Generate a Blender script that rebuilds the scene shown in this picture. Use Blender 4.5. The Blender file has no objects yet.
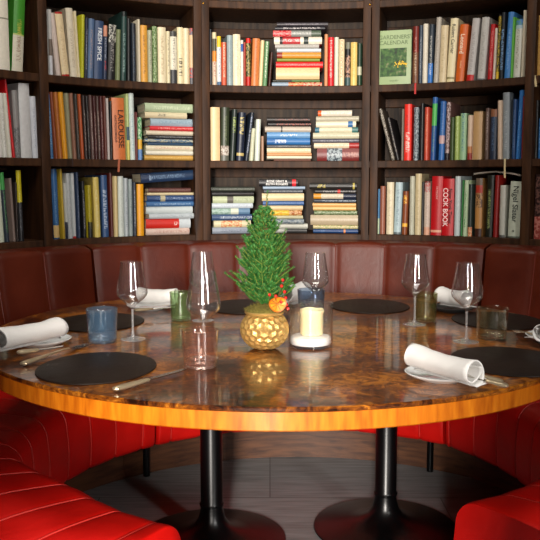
import bpy, bmesh, math, random
from mathutils import Vector, Matrix, noise
random.seed(7)
SC = bpy.context.scene
COL = SC.collection
pi = math.pi
# ------------------------------------------------------------------ camera
FPX, PITCH, EYE = 815.0, math.radians(6.2), 1.20
cd = bpy.data.cameras.new('camera'); cam = bpy.data.objects.new('camera', cd); COL.objects.link(cam)
cd.sensor_width = 36; cd.lens = FPX / 540 * 36; cd.clip_start = 0.02
cam.location = (0, 0, EYE); cam.rotation_euler = (pi/2 - PITCH, 0, 0)
SC.camera = cam
# ------------------------------------------------------------------ world, lamps, exposure
SC.view_settings.view_transform = 'Standard'; SC.view_settings.look = 'None'
SC.view_settings.exposure = 0.0; SC.view_settings.gamma = 1.0; SC.view_settings.use_curve_mapping = False
w = bpy.data.worlds.new('world'); SC.world = w; w.use_nodes = True
w.node_tree.nodes['Background'].inputs[0].default_value = (1.0, 0.93, 0.86, 1)
w.node_tree.nodes['Background'].inputs[1].default_value = 0.022

def area(name, loc, target, sx, sy, power, color=(1, 1, 1), spread=None):
    l = bpy.data.lights.new(name, 'AREA'); l.shape = 'RECTANGLE'; l.size = sx; l.size_y = sy
    l.energy = power; l.color = color
    if spread: l.spread = spread
    o = bpy.data.objects.new(name, l); COL.objects.link(o); o.location = loc
    o.rotation_euler = (Vector(target) - Vector(loc)).to_track_quat('-Z', 'Y').to_euler()
    return o
area('doorway_daylight', (-0.34, -2.85, 1.55), (0.1, 2.6, 0.9), 0.40, 1.3, 580, (1, 0.93, 0.85))
area('overhead_fill_light', (-0.1, 2.0, 3.1), (0.05, 2.9, 0.9), 1.6, 0.7, 46, (1, 0.93, 0.84))  # soft fill added overhead for the table and books
area('side_fill_light', (1.55, -0.15, 1.45), (-0.35, 2.9, 0.4), 0.22, 0.7, 34, (1, 0.97, 0.93))  # low fill added from the right for the left bench and a post shadow

# ------------------------------------------------------------------ helpers
def at(x, y, z):
    """photo pixel + height -> point in the room"""
    u = (x-270)/FPX; v = (y-270)/FPX
    Y = math.cos(PITCH)-v*math.sin(PITCH); D = math.sin(PITCH)+v*math.cos(PITCH)
    t = (EYE-z)/D
    return Vector((u*t, Y*t, z))
def hz(y, Y):
    v = (y-270)/FPX
    return EYE - Y*(math.sin(PITCH)+v*math.cos(PITCH))/(math.cos(PITCH)-v*math.sin(PITCH))
def lin(c):
    if isinstance(c, str):
        c = c.lstrip('#'); c = [int(c[i:i+2], 16)/255 for i in (0, 2, 4)]
        c = [(x/12.92 if x < .04045 else ((x+.055)/1.055)**2.4) for x in c]
    return (c[0], c[1], c[2], 1)
def link(o, parent=None):
    COL.objects.link(o)
    if parent: o.parent = parent
    return o
def tag(o, label=None, cat=None, group=None, kind=None):
    if label: o['label'] = label
    if cat: o['category'] = cat
    if group: o['group'] = group
    if kind: o['kind'] = kind
    return o
def empty(name, loc=(0, 0, 0), rz=0):
    o = bpy.data.objects.new(name, None); o.empty_display_size = .05
    COL.objects.link(o); o.location = loc; o.rotation_euler = (0, 0, rz); return o
def mesh_obj(name, bm, mats, parent=None, smooth=True, angle=35):
    me = bpy.data.meshes.new(name)
    bmesh.ops.recalc_face_normals(bm, faces=bm.faces[:])
    if smooth:
        lim = math.radians(angle)
        for f in bm.faces: f.smooth = True
        for e in bm.edges:
            if len(e.link_faces) == 2 and e.calc_face_angle(0) > lim: e.smooth = False
    bm.to_mesh(me); bm.free()
    if not isinstance(mats, (list, tuple)): mats = [mats]
    for m in mats: me.materials.append(m)
    return link(bpy.data.objects.new(name, me), parent)
def grid(bm, P, cu=False, cv=False, mat=0, smooth=True):
    """P[i][j] rows of points"""
    V = [[bm.verts.new(p) for p in row] for row in P]
    n, m = len(V), len(V[0])
    for i in range(n if cu else n-1):
        for j in range(m if cv else m-1):
            f = bm.faces.new((V[i][j], V[(i+1) % n][j], V[(i+1) % n][(j+1) % m], V[i][(j+1) % m])); f.material_index = mat
    return V
def lathe(bm, prof, n=40, mat=0, closed=False):
    rows = []
    axis = [i for i, (r, z) in enumerate(prof) if r < 1e-6]
    V = []
    for i, (r, z) in enumerate(prof):
        if r < 1e-6: V.append([bm.verts.new((0, 0, z))])
        else: V.append([bm.verts.new((r*math.cos(2*pi*k/n), r*math.sin(2*pi*k/n), z)) for k in range(n)])
    L = len(V)
    for i in range(L if closed else L-1):
        a, b = V[i], V[(i+1) % L]
        for k in range(n):
            k2 = (k+1) % n
            if len(a) == 1 and len(b) == 1: continue
            if len(a) == 1: f = bm.faces.new((a[0], b[k2], b[k]))
            elif len(b) == 1: f = bm.faces.new((a[k], a[k2], b[0]))
            else: f = bm.faces.new((a[k], a[k2], b[k2], b[k]))
            f.material_index = mat
def box(bm, c, s, rot=None, bev=0, mat=0):
    r = bmesh.ops.create_cube(bm, size=1)
    vs = r['verts']
    M = Matrix.Translation(c) @ (rot.to_4x4() if rot else Matrix()) @ Matrix.Diagonal((s[0], s[1], s[2], 1))
    bmesh.ops.transform(bm, matrix=M, verts=vs)
    fs = {f for v in vs for f in v.link_faces}
    for f in fs: f.material_index = mat
    if bev:
        bmesh.ops.bevel(bm, geom=list({e for f in fs for e in f.edges}), offset=bev, segments=2, affect='EDGES', profile=.6)
def tube(bm, pts, rad, n=8, cap=True, mat=0, flat=1.0):
    pts = [Vector(p) for p in pts]
    if not hasattr(rad, '__len__'): rad = [rad]*len(pts)
    rows = []
    up = Vector((0, 0, 1))
    for i, p in enumerate(pts):
        t = (pts[min(i+1, len(pts)-1)] - pts[max(i-1, 0)]).normalized()
        ref = up if abs(t.dot(up)) < .95 else Vector((1, 0, 0))
        a = t.cross(ref).normalized(); b = a.cross(t).normalized()
        rows.append([p + a*rad[i]*math.cos(2*pi*k/n) + b*rad[i]*flat*math.sin(2*pi*k/n) for k in range(n)])
    V = grid(bm, rows, cv=True, mat=mat)
    if cap:
        f = bm.faces.new(V[0][::-1]); f.material_index = mat
        f = bm.faces.new(V[-1]); f.material_index = mat

# ------------------------------------------------------------------ materials
MC = {}
def nt_mat(name):
    m = bpy.data.materials.new(name); m.use_nodes = True
    nt = m.node_tree; b = nt.nodes['Principled BSDF']
    return m, nt, b
def N(nt, t, **k):
    n = nt.nodes.new(t)
    for a, v in k.items():
        if a.startswith('i_'):
            key = a[2:].replace('_', ' ')
            n.inputs[key].default_value = v
        else: setattr(n, a, v)
    return n
def ramp(nt, stops, fac=None):
    r = nt.nodes.new('ShaderNodeValToRGB'); e = r.color_ramp.elements
    e[0].position, e[0].color = stops[0][0], lin(stops[0][1])
    e[1].position, e[1].color = stops[-1][0], lin(stops[-1][1])
    for p, c in stops[1:-1]:
        x = e.new(p); x.color = lin(c)
    if fac: nt.links.new(fac, r.inputs[0])
    return r
def plain(name, color, rough=.5, metal=0, var=.12, scale=30, bump=0.0, bscale=200, coat=0, spec=.5, sheen=0):
    m, nt, b = nt_mat(name)
    tc = N(nt, 'ShaderNodeTexCoord')
    nz = N(nt, 'ShaderNodeTexNoise'); nz.inputs['Scale'].default_value = scale; nz.inputs['Detail'].default_value = 4
    nt.links.new(tc.outputs['Object'], nz.inputs['Vector'])
    c = lin(color)
    mx = N(nt, 'ShaderNodeMix', data_type='RGBA')
    mx.inputs[6].default_value = tuple(x*(1-var) for x in c[:3])+(1,)
    mx.inputs[7].default_value = tuple(min(1, x*(1+var)) for x in c[:3])+(1,)
    nt.links.new(nz.outputs['Fac'], mx.inputs[0]); nt.links.new(mx.outputs[2], b.inputs['Base Color'])
    b.inputs['Roughness'].default_value = rough; b.inputs['Metallic'].default_value = metal
    b.inputs['Specular IOR Level'].default_value = spec
    b.inputs['Coat Weight'].default_value = coat
    if coat: b.inputs['Coat Roughness'].default_value = .08
    if sheen: b.inputs['Sheen Weight'].default_value = sheen
    if bump:
        n2 = N(nt, 'ShaderNodeTexNoise'); n2.inputs['Scale'].default_value = bscale; n2.inputs['Detail'].default_value = 3
        nt.links.new(tc.outputs['Object'], n2.inputs['Vector'])
        bp = N(nt, 'ShaderNodeBump'); bp.inputs['Strength'].default_value = bump; bp.inputs['Distance'].default_value = .002
        nt.links.new(n2.outputs['Fac'], bp.inputs['Height']); nt.links.new(bp.outputs[0], b.inputs['Normal'])
    return m
def wood(name, c1, c2, rough=.4, scale=(6, 6, 60), coord='Object', coat=0, detail=5, c3=None, dist=.6, bump=.15, spec=.5):
    m, nt, b = nt_mat(name)
    tc = N(nt, 'ShaderNodeTexCoord'); mp = N(nt, 'ShaderNodeMapping'); mp.inputs['Scale'].default_value = scale
    nt.links.new(tc.outputs[coord], mp.inputs[0])
    nz = N(nt, 'ShaderNodeTexNoise'); nz.inputs['Scale'].default_value = 1; nz.inputs['Detail'].default_value = detail
    nz.inputs['Distortion'].default_value = dist
    nt.links.new(mp.outputs[0], nz.inputs['Vector'])
    st = [(.32, c1), (.68, c2)] if not c3 else [(.25, c1), (.5, c2), (.75, c3)]
    r = ramp(nt, st, nz.outputs['Fac'])
    nt.links.new(r.outputs[0], b.inputs['Base Color']); b.inputs['Roughness'].default_value = rough
    b.inputs['Coat Weight'].default_value = coat; b.inputs['Coat Roughness'].default_value = .05
    b.inputs['Specular IOR Level'].default_value = spec
    bp = N(nt, 'ShaderNodeBump'); bp.inputs['Strength'].default_value = bump; bp.inputs['Distance'].default_value = .001
    nt.links.new(nz.outputs['Fac'], bp.inputs['Height']); nt.links.new(bp.outputs[0], b.inputs['Normal'])
    return m
def leather(name, c1, c2, rough=.38, bump=.35, spec=.5):
    m, nt, b = nt_mat(name)
    tc = N(nt, 'ShaderNodeTexCoord')
    n1 = N(nt, 'ShaderNodeTexNoise'); n1.inputs['Scale'].default_value = 7; n1.inputs['Detail'].default_value = 6
    nt.links.new(tc.outputs['Object'], n1.inputs['Vector'])
    r = ramp(nt, [(.3, c1), (.7, c2)], n1.outputs['Fac']); nt.links.new(r.outputs[0], b.inputs['Base Color'])
    vo = N(nt, 'ShaderNodeTexVoronoi'); vo.inputs['Scale'].default_value = 260
    nt.links.new(tc.outputs['Object'], vo.inputs['Vector'])
    n2 = N(nt, 'ShaderNodeTexNoise'); n2.inputs['Scale'].default_value = 14; n2.inputs['Detail'].default_value = 3; n2.inputs['Distortion'].default_value = 1.5
    nt.links.new(tc.outputs['Object'], n2.inputs['Vector'])
    b1 = N(nt, 'ShaderNodeBump'); b1.inputs['Strength'].default_value = bump; b1.inputs['Distance'].default_value = .0006
    nt.links.new(vo.outputs['Distance'], b1.inputs['Height'])
    b2 = N(nt, 'ShaderNodeBump'); b2.inputs['Strength'].default_value = .2; b2.inputs['Distance'].default_value = .006
    nt.links.new(n2.outputs['Fac'], b2.inputs['Height']); nt.links.new(b1.outputs[0], b2.inputs['Normal'])
    nt.links.new(b2.outputs[0], b.inputs['Normal'])
    mr = N(nt, 'ShaderNodeMapRange'); mr.inputs[3].default_value = rough-.08; mr.inputs[4].default_value = rough+.1
    nt.links.new(n1.outputs['Fac'], mr.inputs[0]); nt.links.new(mr.outputs[0], b.inputs['Roughness'])
    b.inputs['Specular IOR Level'].default_value = spec
    return m
def glass(name, color=(.97, .97, .97), body=None, amt=0.0):
    """thin-walled glass: tinted see-through with a fresnel reflection"""
    m = bpy.data.materials.new(name); m.use_nodes = True; nt = m.node_tree; nt.nodes.clear()
    tr = N(nt, 'ShaderNodeBsdfTransparent'); tr.inputs[0].default_value = (*color, 1)
    gl = N(nt, 'ShaderNodeBsdfGlossy'); gl.inputs['Roughness'].default_value = .015; gl.inputs['Color'].default_value = (1, 1, 1, 1)
    lw = N(nt, 'ShaderNodeLayerWeight'); lw.inputs['Blend'].default_value = .5
    pw = N(nt, 'ShaderNodeMath', operation='POWER'); pw.inputs[1].default_value = 2.6; nt.links.new(lw.outputs['Facing'], pw.inputs[0])
    fr = N(nt, 'ShaderNodeMath', operation='MULTIPLY_ADD'); fr.inputs[1].default_value = .8; fr.inputs[2].default_value = .05; nt.links.new(pw.outputs[0], fr.inputs[0])
    mx = N(nt, 'ShaderNodeMixShader'); out = N(nt, 'ShaderNodeOutputMaterial')
    nt.links.new(fr.outputs[0], mx.inputs[0]); nt.links.new(tr.outputs[0], mx.inputs[1]); nt.links.new(gl.outputs[0], mx.inputs[2])
    if body:                                       # cloudy tint of coloured glass, painted reflection haze in clear glass
        df = N(nt, 'ShaderNodeBsdfDiffuse'); df.inputs[0].default_value = lin(body)
        tl = N(nt, 'ShaderNodeBsdfTranslucent'); tl.inputs[0].default_value = lin(body)
        m0 = N(nt, 'ShaderNodeMixShader'); m0.inputs[0].default_value = .5; nt.links.new(df.outputs[0], m0.inputs[1]); nt.links.new(tl.outputs[0], m0.inputs[2])
        m1 = N(nt, 'ShaderNodeMixShader'); m1.inputs[0].default_value = amt; nt.links.new(tr.outputs[0], m1.inputs[1]); nt.links.new(m0.outputs[0], m1.inputs[2])
        nt.links.new(m1.outputs[0], mx.inputs[1])
    nt.links.new(mx.outputs[0], out.inputs[0])
    return m
def burl():
    m, nt, b = nt_mat('burl_veneer')
    tc = N(nt, 'ShaderNodeTexCoord')
    n0 = N(nt, 'ShaderNodeTexNoise'); n0.inputs['Scale'].default_value = 3.2; n0.inputs['Detail'].default_value = 3; n0.inputs['Distortion'].default_value = 1.2
    n1 = N(nt, 'ShaderNodeTexNoise'); n1.inputs['Scale'].default_value = 24; n1.inputs['Detail'].default_value = 8; n1.inputs['Distortion'].default_value = 2.2
    n1.inputs['Roughness'].default_value = .68
    for n in (n0, n1): nt.links.new(tc.outputs['Object'], n.inputs['Vector'])
    ad = N(nt, 'ShaderNodeMath', operation='MULTIPLY_ADD'); ad.inputs[1].default_value = .45
    nt.links.new(n0.outputs['Fac'], ad.inputs[0]); 
    m2 = N(nt, 'ShaderNodeMath', operation='MULTIPLY'); m2.inputs[1].default_value = .62
    nt.links.new(n1.outputs['Fac'], m2.inputs[0]); nt.links.new(m2.outputs[0], ad.inputs[2])
    r = ramp(nt, [(.42, '#1a0802'), (.48, '#451f08'), (.55, '#6e3a0b'), (.63, '#a8661a')], ad.outputs[0])
    nt.links.new(r.outputs[0], b.inputs['Base Color'])
    b.inputs['Roughness'].default_value = .3; b.inputs['Specular IOR Level'].default_value = .3; b.inputs['Coat Weight'].default_value = .45; b.inputs['Coat Roughness'].default_value = .05
    bp = N(nt, 'ShaderNodeBump'); bp.inputs['Strength'].default_value = .12; bp.inputs['Distance'].default_value = .001
    nt.links.new(n0.outputs['Fac'], bp.inputs['Height']); nt.links.new(bp.outputs[0], b.inputs['Normal'])
    return m
def edge_wood():
    """straight vertical grain running round the rim: mapped by angle"""
    m, nt, b = nt_mat('edge_veneer')
    tc = N(nt, 'ShaderNodeTexCoord'); sp = N(nt, 'ShaderNodeSeparateXYZ'); nt.links.new(tc.outputs['Object'], sp.inputs[0])
    an = N(nt, 'ShaderNodeMath', operation='ARCTAN2'); nt.links.new(sp.outputs[1], an.inputs[0]); nt.links.new(sp.outputs[0], an.inputs[1])
    cb = N(nt, 'ShaderNodeCombineXYZ'); nt.links.new(an.outputs[0], cb.inputs[0]); nt.links.new(sp.outputs[2], cb.inputs[1])
    mp = N(nt, 'ShaderNodeMapping'); mp.inputs['Scale'].default_value = (55, 9, 1); nt.links.new(cb.outputs[0], mp.inputs[0])
    nz = N(nt, 'ShaderNodeTexNoise'); nz.inputs['Scale'].default_value = 1; nz.inputs['Detail'].default_value = 5
    nt.links.new(mp.outputs[0], nz.inputs['Vector'])
    r = ramp(nt, [(.28, '#9c4c05'), (.5, '#b8640c'), (.72, '#ca7614')], nz.outputs['Fac'])
    nt.links.new(r.outputs[0], b.inputs['Base Color']); b.inputs['Roughness'].default_value = .33
    b.inputs['Coat Weight'].default_value = .3; b.inputs['Coat Roughness'].default_value = .1
    return m
def floor_mat():
    m, nt, b = nt_mat('floor_boards')
    tc = N(nt, 'ShaderNodeTexCoord')
    br = N(nt, 'ShaderNodeTexBrick'); br.inputs['Scale'].default_value = 1; br.inputs['Brick Width'].default_value = 1.3
    br.inputs['Row Height'].default_value = .6; br.inputs['Mortar Size'].default_value = .002
    br.inputs['Color1'].default_value = lin('#77797b'); br.inputs['Color2'].default_value = lin('#838585'); br.inputs['Mortar'].default_value = lin('#4c4c4c')
    nt.links.new(tc.outputs['Object'], br.inputs['Vector'])
    mp = N(nt, 'ShaderNodeMapping'); mp.inputs['Scale'].default_value = (5, 60, 5); nt.links.new(tc.outputs['Object'], mp.inputs[0])
    nz = N(nt, 'ShaderNodeTexNoise'); nz.inputs['Scale'].default_value = 1; nz.inputs['Detail'].default_value = 6; nt.links.new(mp.outputs[0], nz.inputs['Vector'])
    mr = N(nt, 'ShaderNodeMapRange'); mr.inputs[1].default_value = .3; mr.inputs[2].default_value = .7; mr.inputs[3].default_value = .62; mr.inputs[4].default_value = 1.15
    nt.links.new(nz.outputs['Fac'], mr.inputs[0])
    mx = N(nt, 'ShaderNodeVectorMath', operation='SCALE'); nt.links.new(br.outputs['Color'], mx.inputs[0]); nt.links.new(mr.outputs[0], mx.inputs['Scale'])
    nt.links.new(mx.outputs[0], b.inputs['Base Color']); b.inputs['Roughness'].default_value = .5
    return m
def spine_mat(base, ink=None, mode='t'):
    """book cloth; with ink, short letter-like marks run along the spine (uv.x across, uv.y along)"""
    key = (base, ink, mode)
    if key in MC: return MC[key]
    m, nt, b = nt_mat('book_cloth')
    tc = N(nt, 'ShaderNodeTexCoord')
    nz = N(nt, 'ShaderNodeTexNoise'); nz.inputs['Scale'].default_value = 60; nz.inputs['Detail'].default_value = 4
    nt.links.new(tc.outputs['Object'], nz.inputs['Vector'])
    c = lin(base); mx = N(nt, 'ShaderNodeMix', data_type='RGBA')
    mx.inputs[6].default_value = tuple(x*.82 for x in c[:3])+(1,); mx.inputs[7].default_value = tuple(min(1, x*1.12) for x in c[:3])+(1,)
    nt.links.new(nz.outputs['Fac'], mx.inputs[0]); out = mx.outputs[2]
    if ink:
        sp = N(nt, 'ShaderNodeSeparateXYZ'); nt.links.new(tc.outputs['UV'], sp.inputs[0])
        cb = N(nt, 'ShaderNodeCombineXYZ')
        ms = [N(nt, 'ShaderNodeMath', operation='MULTIPLY') for _ in range(2)]
        fx, fy, th, half = {'t': (3.4, 85, .52, .2), 'p': (6, 24, .50, .5), 's': (2.0, 48, .48, .28)}[mode]
        ms[0].inputs[1].default_value = fx; ms[1].inputs[1].default_value = fy
        nt.links.new(sp.outputs[0], ms[0].inputs[0]); nt.links.new(sp.outputs[1], ms[1].inputs[0])
        nt.links.new(ms[0].outputs[0], cb.inputs[0]); nt.links.new(ms[1].outputs[0], cb.inputs[1])
        oi = N(nt, 'ShaderNodeObjectInfo'); m3 = N(nt, 'ShaderNodeMath', operation='MULTIPLY'); m3.inputs[1].default_value = 50
        nt.links.new(oi.outputs['Random'], m3.inputs[0]); nt.links.new(m3.outputs[0], cb.inputs[2])
        n2 = N(nt, 'ShaderNodeTexNoise'); n2.inputs['Scale'].default_value = 1; n2.inputs['Detail'].default_value = 2 if mode != 'p' else 5
        nt.links.new(cb.outputs[0], n2.inputs['Vector'])
        g = N(nt, 'ShaderNodeMath', operation='GREATER_THAN'); g.inputs[1].default_value = th; nt.links.new(n2.outputs['Fac'], g.inputs[0])
        # across-spine window and along-spine window
        def win(sock, c0, h):
            a = N(nt, 'ShaderNodeMath', operation='COMPARE'); a.inputs[1].default_value = c0; a.inputs[2].default_value = h
            nt.links.new(sock, a.inputs[0]); return a.outputs[0]
        w1 = win(sp.outputs[0], .5, half); w2 = win(sp.outputs[1], .52, .36 if mode != 'p' else .6)
        p1 = N(nt, 'ShaderNodeMath', operation='MULTIPLY'); nt.links.new(g.outputs[0], p1.inputs[0]); nt.links.new(w1, p1.inputs[1])
        p2 = N(nt, 'ShaderNodeMath', operation='MULTIPLY'); nt.links.new(p1.outputs[0], p2.inputs[0]); nt.links.new(w2, p2.inputs[1])
        m4 = N(nt, 'ShaderNodeMix', data_type='RGBA'); p3 = N(nt, 'ShaderNodeMath', operation='MULTIPLY'); p3.inputs[1].default_value = .8; nt.links.new(p2.outputs[0], p3.inputs[0]); nt.links.new(p3.outputs[0], m4.inputs[0]); nt.links.new(out, m4.inputs[6])
        m4.inputs[7].default_value = lin(ink); out = m4.outputs[2]
    nt.links.new(out, b.inputs['Base Color']); b.inputs['Roughness'].default_value = .42
    MC[key] = m; return m

M = {}
M['case'] = wood('dark_oak', '#27160b', '#482d19', rough=.55, spec=.22, scale=(40, 40, 5), bump=.2)
M['panel'] = wood('dark_oak_panel', '#170e08', '#433222', rough=.6, scale=(55, 55, 3), spec=.3, bump=.2)
M['plinth'] = wood('brown_plinth_wood', '#3a2114', '#5f3b24', rough=.45, scale=(9, 9, 70), bump=.2)
M['back'] = leather('oxblood_leather', '#4a1505', '#5c1f09', rough=.43, spec=.35)
M['seat'] = leather('red_leather', '#b80a05', '#d0110a', rough=.42, bump=.2, spec=.35)
M['seam'] = plain('red_stitching', '#bd2a22', rough=.6)
M['backseam'] = plain('oxblood_piping', '#6a2a1e', rough=.4)
M['burl'] = burl(); M['edge'] = edge_wood()
M['iron'] = plain('black_enamel', '#040405', rough=.3, spec=.35)
M['mat'] = leather('dark_brown_hide', '#150d09', '#20150f', rough=.5, bump=.5, spec=.2)
M['mat_edge'] = plain('brown_hide_edge', '#4a2c1a', rough=.6)
M['glass'] = glass('clear_glass', (.97, .97, .97), '#ffffff', .010); M['glasshaze'] = glass('hazed_foot_glass', (.95, .95, .95), '#ffffff', .20); M['glassblue'] = glass('blue_glass', (.80, .88, .94), '#84aac8', .13)  # white haze painted into clear and foot glass for their bright reflections
M['glassnavy'] = glass('slate_blue_glass', (.70, .77, .86), '#7c8c9c', .13); M['glassgreen'] = glass('green_glass', (.80, .88, .74), '#a4c894', .07)
M['glassolive'] = glass('olive_glass', (.88, .88, .74), '#8a8c5c', .07); M['glasspink'] = glass('pink_glass', (.97, .90, .87), '#d8a090', .04)
M['glasssmoke'] = glass('pale_olive_glass', (.95, .96, .90), '#a4a87c', .015)
M['cloth'] = plain('white_linen', '#d9d7d4', rough=.85, var=.04, bump=.5, bscale=500, sheen=.2)
M['china'] = plain('white_china', '#e9ecec', rough=.15, var=.02, coat=.5)
M['slate'] = plain('dark_slate', '#2a2c2c', rough=.5)
M['steel'] = plain('polished_steel', '#c8c2b8', rough=.2, metal=1, var=.03)
M['pearl'] = plain('worn_silver_plate', '#cbb898', rough=.3, metal=.75, var=.1)
M['gold'] = plain('gold_leaf', '#cfa762', rough=.36, metal=.65, var=.25, scale=90)
M['brass'] = plain('brass', '#d49a3a', rough=.3, metal=1)
M['wax'] = plain('ivory_wax', '#f3dfae', rough=.5, var=.05); M['wax'].node_tree.nodes['Principled BSDF'].inputs['Subsurface Weight'].default_value = .3
M['salt'] = plain('white_salt', '#f2f0ec', rough=.8, var=.06, bump=1, bscale=350)
M['wick'] = plain('burnt_wick', '#17120e', rough=.9)
M['needle'] = plain('spruce_needles', '#32702a', rough=.65, var=.5, scale=25)
M['twig'] = plain('young_spruce_shoot', '#8f8f3a', rough=.7)
M['bark'] = plain('spruce_bark', '#6b4a2c', rough=.9)
M['moss'] = plain('dry_moss', '#6d6226', rough=.95, var=.5, scale=120, bump=1)
M['berry'] = plain('red_berry', '#c8150e', rough=.3, coat=.4)
M['peel'] = plain('orange_peel', '#c9650e', rough=.5, var=.3, scale=80)
M['pulp'] = plain('dried_orange_pulp', '#e08a1c', rough=.5, var=.4, scale=120)
M['page'] = wood('book_pages', '#cdbd9a', '#e4d9bd', rough=.8, scale=(400, 3, 3), bump=.1)
M['ribbon'] = plain('dark_ribbon', '#2a1512', rough=.6)
M['ribbonred'] = plain('red_ribbon', '#b3140f', rough=.5)
M['ribboncream'] = plain('cream_ribbon', '#c9b88c', rough=.6)
M['ribbonbrown'] = plain('brown_ribbon', '#a4583a', rough=.6)
M['wall'] = plain('warm_plaster', '#4a4038', rough=.8)
M['floor'] = floor_mat()

# ------------------------------------------------------------------ geometry of the booth
CB = Vector((0.12, 2.375)); RB = 1.525            # centre and front radius of the curved bookcase
TB = Vector((0.025, 2.465)); RT = 0.871           # table
SH = [(1.646, 'top'), (1.297, 'middle'), (0.951, 'bottom')]
BD, BT = 0.33, 0.034                              # shelf depth, board thickness
def on_arc(x, y0, r):
    """angle about the bookcase centre of the point of radius r seen at column x"""
    u = (x-270)/FPX; v = (y0-270)/FPX
    dx, dy = u, math.cos(PITCH)-v*math.sin(PITCH)
    a = dx*dx+dy*dy; b = -2*(dx*CB.x+dy*CB.y); c = CB.length_squared-r*r
    t = (-b+math.sqrt(b*b-4*a*c))/(2*a)
    return math.atan2(dy*t-CB.y, dx*t-CB.x)
def P(az, r, z): return Vector((CB.x+r*math.cos(az), CB.y+r*math.sin(az), z))

# ---- room shell
bm = bmesh.new(); box(bm, (0, 1.0, -0.05), (6.4, 8.8, .1)); tag(mesh_obj('floor', bm, M['floor'], smooth=False), kind='structure')
bm = bmesh.new(); box(bm, (0, 1.0, 3.25), (6.4, 8.8, .1)); tag(mesh_obj('ceiling', bm, M['wall'], smooth=False), kind='structure')
bm = bmesh.new(); box(bm, (0, 5.35, 1.6), (6.4, .1, 3.2)); tag(mesh_obj('wall_rear', bm, M['wall'], smooth=False), kind='structure')
bm = bmesh.new(); box(bm, (-3.15, 1.0, 1.6), (.1, 8.6, 3.2)); tag(mesh_obj('wall_left', bm, M['wall'], smooth=False), kind='structure')
bm = bmesh.new(); box(bm, (3.15, 1.0, 1.6), (.1, 8.6, 3.2)); tag(mesh_obj('wall_right', bm, M['wall'], smooth=False), kind='structure')
bm = bmesh.new()                                   # unseen wall behind the viewer, its doorway slot sized to shape the daylight beam
SX0, SX1, SY = -0.43, 0.06, -0.34
box(bm, ((-3.1+SX0)/2, SY, 1.6), (SX0+3.1, .08, 3.2)); box(bm, ((3.1+SX1)/2, SY, 1.6), (3.1-SX1, .08, 3.2))
box(bm, ((SX0+SX1)/2, SY, 2.8), (SX1-SX0, .08, .8))
tag(mesh_obj('wall_front', bm, M['wall'], smooth=False), kind='structure')

# ---- bookcase (one curved built-in cabinet)
XS = [(-330, 'g'), (-136, 'g'), (45.5, 's'), (198.5, 'l'), (206.2, 'r'), (365.5, 'l'), (374, 'r'), (527.5, 's'), (700, 'g'), (870, 'g')]
def azx(x):
    if x < -20 or x > 560:                        # bays outside the frame continue at the same pitch
        a0, a1 = on_arc(45.5, 160, RB), on_arc(198.5, 160, RB)
        b0, b1 = on_arc(527.5, 160, RB), on_arc(374, 160, RB)
        return {-330: a0+2*(a0-a1), -136: a0+(a0-a1), 700: b0-(b1-b0), 870: b0-2*(b1-b0)}[x]
    return on_arc(x, 160, RB)
AZ = [azx(x) for x, _ in XS]                      # decreasing (left -> right)
A0, A1 = AZ[0], AZ[-1]
case = empty('bookcase', (CB.x, CB.y+RB, 0)); tag(case, 'tall curved dark oak bookcase wrapping round behind the booth, full of books', 'bookcase')
def arc_slab(bm, a0, a1, r0, r1, z0, z1, n=72, bev=.003):
    rows = []
    for i in range(n+1):
        a = a0+(a1-a0)*i/n
        rows.append([P(a, r0+bev, z0), P(a, r0, z0+bev), P(a, r0, z1-bev), P(a, r0+bev, z1), P(a, r1, z1), P(a, r1, z0)])
    V = grid(bm, rows, cv=True)
    bm.faces.new(V[0]); bm.faces.new(V[-1][::-1])
def case_part(name, bm, mat, par=case, **k):
    o = mesh_obj(name, bm, mat, par, **k); o.matrix_parent_inverse = Matrix.Translation(-par.location); return o
for z in (SH[2][0], SH[1][0], SH[0][0], 2.028, 2.40):
    bm = bmesh.new(); arc_slab(bm, A0, A1, RB, RB+BD, z-BT, z); case_part('shelf', bm, M['case'])
bm = bmesh.new(); arc_slab(bm, A0, A1, RB+BD, RB+BD+.02, 0, 2.5); case_part('back_panel', bm, M['panel'])
for z0 in (SH[2][0], SH[1][0], SH[0][0]):         # a rail along the top of the back panel in every row
    bm = bmesh.new(); arc_slab(bm, A0, A1, RB+BD-.018, RB+BD-.0005, z0+.315-.045, z0+.3135); case_part('rear_rail', bm, M['case'])
bm = bmesh.new(); arc_slab(bm, A0, A1, RB+.0, RB+.03, 2.40, 2.55); case_part('cornice', bm, M['case'])
wdt = {'s': .042, 'l': .036, 'r': .036, 'g': .042}
for (x, t), a in zip(XS, AZ):
    bm = bmesh.new(); box(bm, (0, 0, 0), (BD-.004+.012, wdt[t], 2.54-.004), rot=Matrix.Rotation(a, 3, 'Z'), bev=.003)
    bmesh.ops.translate(bm, verts=bm.verts[:], vec=P(a, RB+BD/2-.004, 1.27))
    case_part('upright', bm, M['case'])
for x, y in ((203, 3.5), (370, 5)):  # brass beads added to stand for two small glints
    a = on_arc(x, 10, RB); bm = bmesh.new()
    bmesh.ops.create_uvsphere(bm, u_segments=14, v_segments=8, radius=.006)
    bmesh.ops.translate(bm, verts=bm.verts[:], vec=P(a, RB-.006, hz(y, CB.y+RB*math.sin(a))))
    case_part('glint_stud', bm, M['brass'])

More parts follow.
